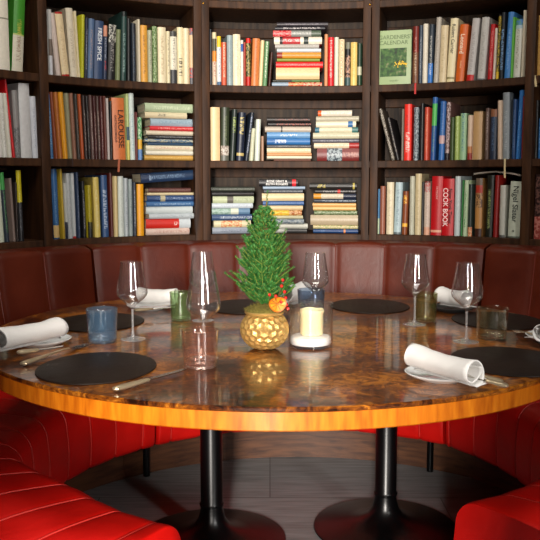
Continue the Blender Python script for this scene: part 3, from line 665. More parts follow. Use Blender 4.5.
# stacks: x0, x1, ybottom, ytop, description, colours left->right, ink, mode
def sk(x0, x1, yt, yb, desc, segs, ink=None, mode='t', title=None): return dict(x0=x0, x1=x1, yt=yt, yb=yb, desc=desc, segs=segs, ink=ink, mode=mode, title=title)
STACKS = {
 'top centre stack': (0, 'C', [
  sk(272, 322, 80, 84.6, 'red-blotched blue', [(.33, '#8c9cac'), (.62, ('#c84030', '#d8b070', 'p')), (1, ('#b8302c', '#d8bc90', 'p'))]),
  sk(273, 320, 77.5, 80, 'thin green', [(.4, '#2c2c24'), (1, '#4f7034')]),
  sk(276, 319.5, 66, 77.5, 'thick peach cream', [(1, '#ddb987')]),
  sk(276, 323, 60, 66, 'bright red', '#d0181c', '#e06860'),
  sk(277, 320, 57, 60, 'thin olive', '#7c8c2c'),
  sk(277, 321, 51.2, 57, 'ochre orange', [(.12, '#8c3020'), (1, ('#cf8c2c', '#a86c18', 't'))]),
  sk(277, 321, 47.5, 51.2, 'pale blue white', '#c4ccd0', None),
  sk(275, 319, 43, 47.5, 'grey-white', '#a8a49c', '#8c847c'),
  sk(274, 322, 36, 43, 'white red-labelled', [(.12, '#dcd4c0'), (.18, '#2c2424'), (.55, ('#b02c30', '#dcc8c0', 't')), (.62, '#dcd4c0'), (.72, '#24302c'), (1, '#d8d0bc')]),
  sk(273, 321, 30, 36, 'red and grey', [(.38, ('#c42430', '#d88078', 'p')), (.8, ('#888a84', '#b8b8b0', 't')), (1, '#4c5a48')]),
  sk(275, 325, 26, 30, 'black white-lettered', '#1c1c22', '#c0b8b4'),
  sk(277, 328, 22, 26, 'dark grey topmost', '#383438', '#787078')]),
 'middle left stack': (1, 'L1', [
  sk(145, 194.6, 154, 159, 'mustard', '#c09444', '#d8b468'),
  sk(146, 194.6, 149.5, 154, 'white', '#d8d4c4'),
  sk(146, 194.6, 144.5, 149.5, 'ivory red-lettered', '#d8cfb4', '#b86c54'),
  sk(148, 194.4, 141.5, 144.5, 'dark blue', '#24405c'),
  sk(145, 194, 138, 141.5, 'blue patterned', '#3c5c80', '#c8c4a4', 'p'),
  sk(148, 194.6, 134.5, 138, 'black', '#1c1c20', '#8c9090'),
  sk(146, 194, 130, 134.5, 'cream', '#cfc4ac'),
  sk(150, 194.4, 125.5, 130, 'red', '#c8242c', '#e09c94'),
  sk(151, 194.6, 118, 125.5, 'pale steel blue', '#94a8b4', '#70889c'),
  sk(145, 187, 112, 118, 'cream grey-titled', [(.3, '#cdbf9c'), (.5, ('#c8bc9c', '#3c3c34', 't')), (1, '#cdc2a0')]),
  sk(145, 194, 103.5, 112, 'topmost sage green', '#a4b492', '#c4d0b0')]),
 'left stack, middle centre shelf': (1, 'C', [
  sk(274, 311, 158.6, 160.6, 'thin brown', '#6c4030'),
  sk(267, 311.6, 155.4, 158.6, 'white red-ruled', [(1, '#dcd2b8')]),
  sk(267, 311.6, 152.6, 155.4, 'cream orange-edged', '#c88c58'),
  sk(267, 311, 147.6, 152.6, 'cream gold-lettered', '#ddd0ac', '#b8a478'),
  sk(267, 311, 144.4, 147.6, 'dark grey', '#44444a', '#8c8c8c'),
  sk(267, 310, 138, 144.4, 'royal blue', [(.45, ('#24609c', '#dce4f0', 's')), (1, '#2c6ca8')]),
  sk(267, 310, 132, 138, 'sky blue', [(.3, '#5c90c0'), (.7, ('#5c90c0', '#e0e4e8', 't')), (1, '#6c98c0')]),
  sk(265, 311, 126.4, 132, 'light grey', [(.35, '#b4a898'), (.38, '#403c3c'), (1, '#b8ac9c')]),
  sk(268, 311, 122, 126.4, 'black red-lettered', '#201c1c', '#a84c34'),
  sk(267, 310, 117.4, 122, 'topmost black', '#2c2826', '#8c5444')]),
 'right stack, middle centre shelf': (1, 'C', [
  sk(317, 359, 148, 160.6, 'thick dark red picture-spined', [(.14, ('#6c1c18', '#b88c84', 't')), (.24, '#701818'), (.6, ('#2c3844', '#9ca8ac', 'p')), (1, ('#6c1814', '#a86c5c', 't'))]),
  sk(314, 359, 142.6, 148, 'cream with red end', [(.78, ('#dccbac', '#b88c70', 't')), (1, '#a02c28')]),
  sk(312.6, 359, 138.4, 142.6, 'slate grey', '#4c4c58', '#8c8c90'),
  sk(313, 359, 132.4, 138.4, 'pale khaki', '#c0bca0', '#a8a488'),
  sk(315, 358, 127, 132.4, 'teal-ended cream', [(.1, '#2c6478'), (.86, ('#d0c8ac', '#a8a088', 't')), (1, '#3c6c68')]),
  sk(316, 356, 121.2, 127, 'blue-labelled white', [(.8, '#ddd2b8'), (.92, '#2c6498'), (1, '#ddd2b8')]),
  sk(316, 359, 116, 121.2, 'grey cream', '#b0aa94', '#9c9680'),
  sk(318, 352, 110.4, 116, 'topmost cream orange-tipped', [(.1, '#dc5c20'), (1, ('#ddd2c0', '#c4a48c', 't'))])]),
 'bottom left-bay stack': (2, 'L1', [
  sk(146.4, 190, 228, 234.6, 'pinkish white', '#c8b0a4', '#a87c70'),
  sk(146.4, 191, 218.6, 228, 'red and white', [(.62, '#c42418'), (.72, ('#c42418', '#f0e0d8', 't')), (.74, '#c42418'), (1, '#c0c8cc')]),
  sk(149, 194.6, 213.4, 218.6, 'thin white', '#b4bcc0', '#88949c'),
  sk(146.4, 193, 206.4, 213.4, 'white', '#bfc8c8', None),
  sk(146.4, 194.6, 201.4, 206.4, 'mid blue', '#3a6494', '#a0bcd4'),
  sk(147, 194.6, 195.4, 201.4, 'dark blue emblem', [(.28, ('#24406c', '#6c88ac', 't')), (.38, '#b0a888'), (1, ('#24406c', '#8ca0bc', 't'))]),
  sk(147, 195, 192.6, 195.4, 'thin cream', '#cdbf98'),
  sk(149, 191, 188, 192.6, 'brown', '#5c3834', '#7c5c54')]),
 'leftmost bottom centre stack': (2, 'C', [
  sk(212.6, 255, 227, 233.2, 'grey navy-based', [(1, ('#88909c', '#40485c', 't'))]),
  sk(214, 251, 220, 226.8, 'red-splashed cream', [(.2, '#c8c09c'), (.75, ('#cfc090', '#c04c28', 'p')), (1, '#c8bc98')]),
  sk(212, 252, 214, 220, 'navy and white', [(1, ('#30486c', '#bcc4cc', 't'))]),
  sk(212, 250, 208, 214, 'sage blue-ended', [(.5, ('#a0b4ac', '#70907c', 'p')), (.7, '#c8ccb8'), (1, '#5c7c98')]),
  sk(212, 253, 203, 208, 'bluish white', '#c0c8d0', '#98a4b0'),
  sk(213, 254, 196.2, 203, 'pale green', [(.35, '#b4bc98'), (.5, '#5c5850'), (1, ('#b0b898', '#8c9878', 't'))]),
  sk(212, 254, 191.6, 196.2, 'black', '#141416', '#3c3430'),
  sk(211.4, 255, 187, 191.6, 'topmost grey-green', '#3c4038', '#74786c')]),
 'second bottom centre stack': (2, 'C', [
  sk(262, 307, 228.8, 233.4, 'silver black-ended', [(.55, '#b0b0a8'), (1, '#3c3c3c')]),
  sk(261, 308, 224, 228.8, 'white', '#c8c8bc', None),
  sk(262, 304, 219, 224, 'grey-blue patterned', '#98a0a0', '#4c5c70', 'p'),
  sk(260, 303, 215.6, 219, 'pale sage', '#c0bc98'),
  sk(260, 302, 210.4, 215.6, 'yellow-orange patterned', [(.7, ('#dc9c1c', '#e8d04c', 'p')), (1, ('#a85c24', '#e0c08c', 'p'))]),
  sk(260, 303, 205.6, 210.4, 'cream', '#d8c094', None),
  sk(263, 304, 201, 205.6, 'mid blue', '#365c94', '#5c80b0'),
  sk(262, 304, 193.4, 201, 'thick peach', '#dcc498', None),
  sk(264, 303, 189.4, 193.4, 'dark grey', '#40444c', '#8c9094'),
  sk(263, 305, 186.4, 189.4, 'thin pale blue', '#94a8bc'),
  sk(259, 298, 179.4, 186.4, 'topmost black red-ended', [(.85, '#16161a'), (.95, '#cc1c24'), (1, '#16161a')], None, 't', 'ROSE')]),
 'rightmost bottom centre stack': (2, 'C', [
  sk(313, 358, 230.6, 235, 'royal navy', [(.25, ('#1c4070', '#7c9cc0', 't')), (.68, '#1c3c6c'), (.72, '#d07c40'), (1, '#1c3c6c')]),
  sk(313, 358, 226.4, 230.6, 'cream green-edged', '#cdb98c', '#7c8c54', 'p'),
  sk(310.4, 358, 216, 226.4, 'thick putty', '#a8987c', '#988464'),
  sk(314, 357, 211.4, 216, 'green patterned', '#4c6438', '#98a080', 'p'),
  sk(313, 356, 207.2, 211.4, 'straw', '#d8b070', None),
  sk(312.4, 356, 203.6, 207.2, 'apricot', '#d8a868'),
  sk(314, 356, 199.4, 203.6, 'navy white-lettered', '#1c2838', '#8c98a4'),
  sk(313.6, 356, 194, 199.4, 'orange-white-navy', [(.18, '#d08c24'), (.7, ('#c8bca4', '#a89c84', 't')), (1, '#1c2438')]),
  sk(315, 356, 189.6, 194, 'black white-lettered', [(.55, ('#1c1a1c', '#a8a4a0', 't')), (.62, '#c02c24'), (1, ('#1c1a1c', '#8c8884', 't'))]),
  sk(309.4, 356.6, 183, 189.6, 'topmost black gold-titled', [(.04, '#1a1816'), (.34, ('#1c1a14', '#b0a04c', 's')), (.92, '#1a1816'), (.96, '#b0a04c'), (1, '#1a1816')])]),
}
BAYW = {k: v[0] for k, v in BAYS.items()}
def words(s): return len(s.split())
def shelf_label(desc, rname, bay, pos):
    lb = '%s book, %s shelf of %s bay, %s' % (desc, rname, bay, pos)
    if words(lb) > 15: lb = '%s book, %s %s bay, %s' % (desc, rname, bay, pos)
    return lb
labels_seen = {}
def uniq(lb):
    n = len(lb.replace(',', '').split())
    if lb in labels_seen: print('DUPLICATE LABEL', lb)
    if n > 16: print('LONG LABEL', n, lb)
    labels_seen[lb] = 1; return lb
def stand_matrix(az, r, z, lean=0, pivot=0):
    ex = Vector((math.sin(az), -math.cos(az), 0)); ey = Vector((math.cos(az), math.sin(az), 0)); ez = Vector((0, 0, 1))
    Mx = Matrix((ex, ey, ez)).transposed().to_4x4(); Mx.translation = P(az, r, z)
    if lean:
        Mx = Mx @ Matrix.Translation((pivot, 0, 0)) @ Matrix.Rotation(lean, 4, 'Y') @ Matrix.Translation((-pivot, 0, 0))
    return Mx
for (ri, bay), items in ROWS.items():
    zs, rname = SH[ri]; prev = None; order = []
    for it in items:
        if it == 'STACK': prev = 'STACK'; continue
        if it == 'FACE': prev = 'FACE'; continue
        r = RB+it['inset']+random.uniform(-.004, .006)
        xm = (it['x0']+it['x1'])/2
        yb = {0: 84, 1: 159, 2: 236}[ri]
        a0, a1 = on_arc(it['x0'], yb, r), on_arc(it['x1'], yb, r)
        az = (a0+a1)/2; t = (a0-a1)*r*.985
        Y = P(az, r, 0).y; dist = Y
        h = hz(it['y'], Y)-zs-.001
        xt = P(az, r, 0); pxm = FPX/ (math.cos(PITCH)*Y)
        lean = math.atan2(it['lean']/pxm*.95, h) if abs(it['lean']) >= .8 else 0
        # perspective already tips uprights a little: ignore
        h = h/max(.9, math.cos(lean)) - (t*abs(math.sin(lean)))
        t = t*math.cos(lean)
        piv = (t/2 if lean > 0 else -t/2)
        if prev == 'STACK': pos = 'right of the stack'
        elif prev == 'FACE': pos = 'right of the garden book'
        elif prev is None: pos = 'against its left upright' if bay not in ('L2',) else 'leftmost there'
        else: pos = 'right of the ' + prev + ' one'
        lb = uniq(shelf_label(it['desc'], rname, BAYW[bay], pos))
        ttl = it['title']
        mtx = stand_matrix(az, r, zs+.0004, lean, piv)
        d = it['d'] if t > .012 else it['d']-.02
        d = min(d+random.uniform(-.012, .012), .22)
        make_book(mtx, t, d, h, it['segs'], it['ink'], it['mode'], lb, 'books standing on the %s shelf, %s bay' % (rname, BAYW[bay]), ttl)
        prev = it['desc']
# lying stacks
for sname, (ri, bay, items) in STACKS.items():
    zs = SH[ri][0]
    xm = sum((i['x0']+i['x1'])/2 for i in items)/len(items)
    az = on_arc(xm, 200, RB)
    ex = Vector((math.sin(az), -math.cos(az), 0)); ey = Vector((math.cos(az), math.sin(az), 0))
    rr = RB+.028; c0 = P(az, rr, 0); Yc = c0.y
    z = zs+.0004; ptop = items[0]['yb']; n = len(items)
    ztop_all = hz(items[-1]['yt'], Yc)
    total_px = sum(i['yb']-i['yt'] for i in items)
    for k, it in enumerate(items):
        th = (ztop_all-zs)*(it['yb']-it['yt'])/total_px
        def along(x):     # coordinate along ex where column x meets the stack's front plane
            u = (x-270)/FPX; v = ((it['yt']+it['yb'])/2-270)/FPX
            dx, dy = u, math.cos(PITCH)-v*math.sin(PITCH)
            den = dx*ey.x+dy*ey.y; tt = c0.to_2d().dot(ey.to_2d())/den
            return (Vector((dx*tt, dy*tt))-c0.to_2d()).dot(ex.to_2d())
        s0, s1 = along(it['x0']), along(it['x1']); L = s1-s0
        off = random.uniform(-.003, .009)
        # local x(thickness)-> up ; local y depth -> ey ; local z height -> ex
        Mx = Matrix((Vector((0, 0, -1)), ey, ex)).transposed().to_4x4()
        Mx.translation = c0+ex*s0+ey*off+Vector((0, 0, z+th/2))
        rz = Matrix.Translation(c0) @ Matrix.Rotation(math.radians(random.uniform(-1.2, 1.2)), 4, 'Z') @ Matrix.Translation(-c0)
        above = items[k+1]['desc'] if k+1 < n else None
        if above: lb = '%s book in %s, under the %s one' % (it['desc'], sname, above)
        if above and words(lb) > 15: lb = '%s book in %s, under the %s' % (it['desc'], sname, ' '.join(above.split()[:3]))
        elif sname == 'bottom left-bay stack': lb = '%s book lying in %s, under the tilted one' % (it['desc'], sname)
        else: lb = '%s book lying in %s' % (it['desc'], sname)
        o = make_book(rz @ Mx, th-.0006, min(.20, .17+random.uniform(0, .025)), L, it['segs'], it['ink'], it['mode'], uniq(lb), 'books lying in the '+sname)
        if it['title'] == 'ROSE':
            text_part('spine_title', 'ROSE GRAY &', spine_mat('#e8e6e0'), o, .0145, (-.0075, -.0006, L*.46), (pi/2, -pi/2, 0), 1.1)
            text_part('spine_title', 'RUTH ROGERS', spine_mat('#e8e6e0'), o, .0145, (.0065, -.0006, L*.46), (pi/2, -pi/2, 0), 1.1)
        z += th
    if sname == 'bottom left-bay stack':           # tilted navy book on top
        s0, s1 = along(140.5), along(194); L = (s1-s0)
        th = .05; tl = math.radians(4.0)
        Mx = Matrix((Vector((0, 0, -1)), ey, ex)).transposed().to_4x4()
        Mx.translation = c0+ex*(s0+.004)+ey*.004+Vector((0, 0, z+th/2+.019))
        Mx = Mx @ Matrix.Rotation(-tl, 4, 'Y')
        make_book(Mx, th-.006, .19, L, [(.05, '#1c3050'), (.2, ('#1c3050', '#8ca4c0', 's')), (1, ('#1c3454', '#6c88a8', 't'))], None, 't',
                  uniq('thick navy book tilted across the top of the bottom left-bay stack'), 'books lying in the '+sname)
# face-out garden book on the top shelf
az = on_arc(394, 84, RB+.02); cxy = P(az, RB+.012, SH[0][0]+.0004)
wF = (on_arc(378.6, 84, RB+.012)-on_arc(411.4, 84, RB+.012))*(RB+.012)
hF = hz(30, cxy.y)-SH[0][0]
fb = empty('book', cxy, az-pi/2); tag(fb, uniq('green garden book facing out on the top shelf, right bay, flower photo cover'), 'book', 'books on the top shelf, right bay')
fb.rotation_euler = (math.radians(-1.5), 0, az-pi/2)
bm = bmesh.new(); box(bm, (0, .002, hF/2), (wF, .003, hF), bev=.0008); box(bm, (0, .021, hF/2), (wF, .003, hF), bev=.0008)
box(bm, (-wF/2+.0015, .0115, hF/2), (.003, .016, hF-.001)); mesh_obj('cover', bm, plain('pale_green_jacket', '#94a878', rough=.45, var=.06), fb)
bm = bmesh.new(); box(bm, (.001, .0115, hF/2), (wF-.008, .0155, hF-.008)); mesh_obj('page_block', bm, M['page'], fb, smooth=False)
def garden():
    m, nt, b = nt_mat('garden_picture')
    tc = N(nt, 'ShaderNodeTexCoord'); nz = N(nt, 'ShaderNodeTexNoise'); nz.inputs['Scale'].default_value = 45; nz.inputs['Detail'].default_value = 6
    nt.links.new(tc.outputs['Object'], nz.inputs['Vector'])
    r = ramp(nt, [(.3, '#060d05'), (.45, '#1c4410'), (.58, '#3c6424'), (.72, '#948468')], nz.outputs['Fac'])
    nt.links.new(r.outputs[0], b.inputs['Base Color']); b.inputs['Roughness'].default_value = .35; return m
bm = bmesh.new(); box(bm, (-.004, -.0001, hF*.41), (wF*.8, .0012, hF*.52)); pic = mesh_obj('cover_picture', bm, garden(), fb, smooth=False)
bm = bmesh.new()
for k in range(46):
    a = random.gauss(0, .016); c = random.gauss(0, .006)
    bmesh.ops.create_icosphere(bm, subdivisions=1, radius=random.uniform(.0018, .0034), matrix=Matrix.Translation((wF*.22+a, -.0011, hF*.37+c)) @ Matrix.Diagonal((1, .25, 1, 1)))
mesh_obj('printed_flowers', bm, plain('yellow_print', '#e0b41c', var=.3), pic)
gt = spine_mat('#5c7044')
text_part('cover_title', "GARDENERS'", gt, fb, .0255, (.0, -.0006, hF*.87), (pi/2, 0, 0), 1)
text_part('cover_title', "CALENDAR", gt, fb, .0255, (-.004, -.0006, hF*.77), (pi/2, 0, 0), 1)
text_part('cover_title', "GARDEN", spine_mat('#6c8054'), fb, .010, (0, -.0006, hF*.07), (pi/2, 0, 0), 1)
# limp thin magazine lying over the books in the right bay, bottom shelf
bm = bmesh.new(); rows = []
for i in range(25):
    q = i/24; x = 474+(520.5-474)*q
    a = on_arc(x, 174, RB+.03); zz = hz(174.8-2.6*math.sin(pi*q)**1.0+ (1.2*q if q > .5 else .6*q), P(a, RB+.03, 0).y)
    rows.append([P(a, RB+.026, zz), P(a, RB+.026, zz+.007), P(a, RB+.19, zz+.007), P(a, RB+.19, zz)])
V = grid(bm, rows, cv=True); bm.faces.new(V[0]); bm.faces.new(V[-1])
o = mesh_obj('magazine', bm, M['page']); tag(o, 'limp thin pale magazine laid flat across the tops of standing books, right bay', 'magazine')
o.data.materials[0] = plain('worn_grey_paper', '#8c8478', rough=.7)
# ribbons hanging from books
def ribbon(x, y0, y1, mat, label, wpx=1.6, dx=0, z0=None):
    a = on_arc(x, y0, RB); r = RB-.0028; w2 = wpx/2/FPX*3.9
    bm = bmesh.new(); zt = min([s[0] for s in SH], key=lambda s: abs(s-hz(y0, P(a, RB, 0).y)))
    zb = hz(y1, P(a, r, 0).y)
    pts = [(RB+.03, zt+.0012), (RB+.004, zt+.0012), (RB-.002, zt-.001), (r, zt-.012), (r-.001, (zt+zb)/2), (r, zb)]
    rows = []
    for i, (rr_, z_) in enumerate(pts):
        s = a-dx/FPX*3.9/RB*max(0, (i-2)/3)
        rows.append([P(s+w2/RB, rr_, z_), P(s-w2/RB, rr_, z_), P(s-w2/RB, rr_-.0008, z_+.0006), P(s+w2/RB, rr_-.0008, z_+.0006)])
    V = grid(bm, rows, cv=True); bm.faces.new(V[0]); bm.faces.new(V[-1])
    tag(mesh_obj('bookmark_ribbon', bm, mat), label, 'bookmark ribbon', 'bookmark ribbons hanging over shelf edges')
ribbon(415.5, 85, 94, M['ribbonred'], 'bright red bookmark ribbon hanging over the top shelf beside the garden book', 1.8)
ribbon(413.5, 85, 91, M['ribbon'], 'short black bookmark ribbon beside the bright red one on the top shelf', 1.4, -3)
ribbon(534.5, 78, 87, M['ribboncream'], 'cream bookmark ribbon under the ochre book at the far right', 2, 2)
ribbon(119, 159, 172, M['ribbonbrown'], 'brown bookmark ribbon hanging below the big orange book', 2, -1)
ribbon(505, 160, 178, M['ribboncream'], 'white bookmark ribbon hanging below the tall stone grey book', 1.8, .6)
ribbon(72, 158, 167, M['ribbon'], 'dark red bookmark ribbon below the grey-green book on the left', 1.2)

# ------------------------------------------------------------------ banquette
PANEL = math.radians(8.75)
def puff(a, a0, wd):
    q = ((a-a0)/wd) % 1.0
    return min(1.0, (math.sin(pi*q))**.45) if 0 < q < 1 else 0
def seat_profile():
    """(radius, height) from under the front edge, up and over to the back; with outward normal"""
    pts = []
    r0, zt, rc = .835, .462, .075
    pts += [(r0+.03, .195), (r0+.008, .2), (r0, .215)]
    pts += [(r0-.006*math.sin(pi*i/5), .215+(zt-rc-.215)*i/5) for i in range(1, 6)]
    for i in range(1, 9):
        t = pi/2*i/8; pts.append((r0+rc-rc*math.cos(t), zt-rc+rc*math.sin(t)))
    for i in range(1, 9):
        q = i/8; pts.append((r0+rc+(1.33-r0-rc)*q, zt+.010*math.sin(pi*min(1, q*1.4))-.012*q))
    return pts
def back_profile():
    pts = []
    for i in range(11):
        q = i/10; pts.append((1.285+.10*q+.012*math.sin(pi*q), .44+.452*q))
    for i in range(1, 8):
        t = pi/2*i/7; pts.append((1.385+.030*(1-math.cos(t)), .892+.033*math.sin(t)))
    pts += [(1.46, .925), (RB-.008, .925), (RB-.008, .44)]
    return pts
def normals(pr):
    out = []
    for i in range(len(pr)):
        a, b = pr[max(i-1, 0)], pr[min(i+1, len(pr)-1)]
        t = Vector((b[0]-a[0], b[1]-a[1])).normalized(); out.append((-t.y, t.x))
    return out
def channelled(name, prof, a0, a1, seam0, amp, mat, parent, npuff, closed_end=True, sub=14, rfun=None, skip=0, PANEL=PANEL):
    """upholstered ring from a0 down to a1 with seams every PANEL starting at seam0"""
    nm = normals(prof)
    rows = []
    A = []
    k = math.floor((seam0-a0)/PANEL)
    sm = [seam0+PANEL*j for j in range(-60, 60) if a1+.012 < seam0+PANEL*j < a0-.012]
    bnds = sorted([a0, a1]+sm, reverse=True)
    for b0, b1 in zip(bnds, bnds[1:]):
        n = sub
        for i in range(n): 
            q = i/n; q = .5-.5*math.cos(pi*q)*(1) if False else q
            A.append((b0+(b1-b0)*q, q))
    A.append((a1, 0))
    bm = bmesh.new()
    for a, q in A:
        pf = math.sin(pi*q)**.42 if 0 < q < 1 else 0
        pf = pf**.75
        row = []
        for i, (r, z) in enumerate(prof):
            s = amp*(pf-1) if i < npuff else 0
            nx, nz_ = nm[i]
            rr = r+(rfun(a) if rfun else 0)
            row.append(P(a, rr+nx*s, z+nz_*s))
        rows.append(row)
    V = grid(bm, rows)
    if closed_end:
        for row in (V[0], V[-1]):
            f = bm.faces.new(row)
            bmesh.ops.triangulate(bm, faces=[f])
    o = mesh_obj(name, bm, mat, parent, angle=60)
    if parent: o.matrix_parent_inverse = Matrix.Translation(-parent.location)
    return o, sm, nm
def rr_left(a):
    # the front ends of the bench close in round the table a little
    q = max(0, min(1, (a-math.radians(184))/math.radians(36))); return -.13*q*q*(3-2*q)
def rr_right(a):
    q = max(0, min(1, (math.radians(49.5)-a)/math.radians(110))); return -.245*q**.85
def piping(name, prof, nm, sm, amp, rad, mat, parent, npuff, rfun=None, i0=0):
    for a in sm:
        bm = bmesh.new()
        pts = []
        for i, (r, z) in enumerate(prof[:npuff]):
            if i < i0: continue
            nx, nz_ = nm[i]; rr = r+(rfun(a) if rfun else 0)
            pts.append(P(a, rr+nx*(-amp+rad*.5), z+nz_*(-amp+rad*.5)))
        tube(bm, pts, rad, 6)
        o = mesh_obj(name, bm, mat, parent); o.matrix_parent_inverse = Matrix.Translation(-parent.location)
SP, BP = seat_profile(), back_profile()
gapL, gapR = math.radians(130.9), math.radians(49.5)
endL, endR = math.radians(243.5), math.radians(-57.5)
seamS = math.radians(144.2)
a38 = bjL = on_arc(93, 250, 1.39); bjR = on_arc(484, 250, 1.39); BPAN = (bjL-bjR)/8
units = [
 ('left', endL, gapL+.011, rr_left, 'red leather banquette section along the left, running forward to the sunlit front cushion'),
 ('mid', gapL-.009, gapR+.009, None, 'curved middle banquette section behind the table, below the centre bookshelves'),
 ('right', gapR-.009, endR, rr_right, 'red leather banquette section along the right, in deeper shade')]
def to_parent(o, par): o.matrix_parent_inverse = Matrix.Translation(-par.location)
for nm_, a0, a1, rf, lb in units:
    am = (a0+a1)/2
    u = empty('banquette', P(am, 1.1, 0)); tag(u, lb, 'bench', 'curved banquette sections')
    seatp = [(r, z) for r, z in SP]+[(1.33, .30), (.87, .195)]
    o, sm, nm = channelled('seat_cushion', seatp, a0, a1, seamS, .0045, M['seat'], u, len(SP)-1, rfun=rf)
    piping('seam_piping', seatp, nm, sm, .0045, .0020, M['seam'], u, len(SP)-1, rf, 2)
    b0, b1 = {'left': (a0, bjL+.004), 'mid': (bjL-.004, bjR+.004), 'right': (bjR-.004, a1)}[nm_]
    if nm_ == 'left': b0 = math.radians(196)
    if nm_ == 'right': b1 = math.radians(-12)
    o, sm, nm = channelled('backrest', BP+[(1.285, .44)][:0], b0, b1, a38, .012, M['back'], u, len(BP)-3, PANEL=BPAN)
    piping('backrest_seam', BP, nm, sm, .012, .0022, M['backseam'], u, 15, None, 0)
    # plinth, set back under the seat
    bm = bmesh.new(); rows = []
    n = max(12, int((a0-a1)/.05))
    for i in range(n+1):
        a = a0+.009+(a1-a0-.018)*i/n; d = (rf(a) if rf else 0)
        rows.append([P(a, 1.085+d, 0.001), P(a, 1.085+d, .30), P(a, 1.30+d, .30), P(a, 1.30+d, .001)])
    V = grid(bm, rows, cv=True); bm.faces.new(V[0]); bm.faces.new(V[-1])
    o = mesh_obj('plinth', bm, M['plinth'], u); to_parent(o, u)
    for a, r in ([(math.radians(126.2), 1.06)] if nm_ == 'left' else [(math.radians(59), 1.06)] if nm_ == 'right' else []):
        bm = bmesh.new(); d = rf(a) if rf else 0
        p = P(a, r, 0)
        tube(bm, [p+Vector((0, 0, .001)), p+Vector((0, 0, .22))], .014, 12)
        lg = mesh_obj('leg', bm, M['iron'], u); to_parent(lg, u)
        for zc in (.022, .15):
            bm = bmesh.new(); tube(bm, [p+Vector((0, 0, zc-.008)), p+Vector((0, 0, zc+.008))], .021, 14)
            c = mesh_obj('brass_collar', bm, M['brass'], lg); c.matrix_parent_inverse = Matrix.Translation(-u.location)

# ------------------------------------------------------------------ table
TZ = .75
tb = empty('dining_table', (TB.x, TB.y, 0)); tag(tb, 'large round burl wood dining table with orange rim on two black pedestals', 'table')
bm = bmesh.new(); lathe(bm, [(0, TZ-.012), (RT-.004, TZ-.012), (RT-.001, TZ-.009), (RT, TZ-.003), (RT-.003, TZ), (0, TZ)], 160)
mesh_obj('tabletop', bm, M['burl'], tb)
bm = bmesh.new(); lathe(bm, [(0, TZ-.0125), (RT-.006, TZ-.0125), (RT-.006, TZ-.050), (RT-.009, TZ-.053), (RT-.05, TZ-.053), (0, TZ-.053)], 160)
mesh_obj('edge_band', bm, M['edge'], tb)
for (x, y) in ((212, 540), (385, 528)):
    p = at(x, y, 0)-Vector((TB.x, TB.y, 0))
    bm = bmesh.new()
    prof = [(0, .001), (.246, .001), (.249, .004), (.247, .008), (.20, .016), (.14, .024), (.09, .036), (.06, .055), (.045, .08), (.038, .11), (.036, .122), (0, .122)]
    lathe(bm, prof, 72); o = mesh_obj('pedestal_base', bm, M['iron'], tb); o.location = p
    bm = bmesh.new(); lathe(bm, [(0, .1225), (.040, .1225), (.041, .13), (.037, .136), (.0365, .678), (.06, .680), (.11, .684), (.11, .6965), (0, .6965)], 40)
    o = mesh_obj('pedestal_column', bm, M['iron'], tb); o.location = p

# ---- placemats
TT = TZ+.0003
def placemat(x, y, label, r=.143):
    p = at(x, y, TZ); bm = bmesh.new()
    lathe(bm, [(0, 0), (r-.001, 0), (r, .0012), (r-.001, .0034), (r-.004, .0042), (0, .004)], 90)
    o = mesh_obj('placemat', bm, M['mat']); o.location = (p.x, p.y, TT); o.scale = (1, 1.2, 1); tag(o, label, 'placemat', 'round dark leather placemats')
    return o
pm = [placemat(97, 368, 'round dark leather placemat at front left, beside the bare knife'),
 placemat(99, 322.5, 'round dark leather placemat behind the blue tumbler at left'),
 placemat(245, 307, 'round dark leather placemat behind the potted spruce'),
 placemat(369.5, 306.5, 'round dark leather placemat at the back, right of the candle'),
 placemat(497, 321, 'round dark leather placemat behind the clear tumbler at right'),
 placemat(509, 361.5, 'round dark leather placemat at front right, beside the rolled napkin')]

# ---- glassware
def wineglass(x, y, label):
    p = at(x, y, TZ)
    bm = bmesh.new(); s = 1.0
    outer = [(.0385, 0), (.039, .0012), (.036, .003), (.022, .0052), (.009, .009), (.0048, .016), (.0036, .03), (.0034, .07), (.004, .098), (.007, .106),
             (.020, .118), (.036, .131), (.0455, .143), (.0475, .152), (.0465, .165), (.0425, .190), (.0375, .220), (.0335, .250)]
    inner = [(.0325, .250), (.0364, .220), (.0414, .190), (.0454, .165), (.0463, .152), (.0443, .144), (.035, .1325), (.020, .1205), (.006, .1125), (0, .1110)]
    lathe(bm, [(0, 0)]+outer+inner, 48)
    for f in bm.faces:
        if f.calc_center_median().z < .100: f.material_index = 1      # foot and stem: white haze painted in for their bright reflections
    o = mesh_obj('wine_glass', bm, [M['glass'], M['glasshaze']], angle=60); o.scale = (.93, .93, .895); o.location = (p.x, p.y, TT+.0002)
    o.rotation_euler = (0, 0, random.random())
    tag(o, label, 'wine glass', 'stemmed wine glasses on the table')
wineglass(133, 339.5, 'stemmed wine glass at left, just right of the blue tumbler')
wineglass(203, 320.5, 'rear one of two overlapping wine glasses left of the spruce')
wineglass(204, 358.5, 'front one of two overlapping wine glasses, behind the pink tumbler')
wineglass(315, 322.0, 'stemmed wine glass standing behind the candle holder')
wineglass(414.5, 324.5, 'right-hand stemmed wine glass beside the small olive tumbler')
wineglass(466, 342.0, 'rightmost stemmed wine glass, left of the clear tumbler')
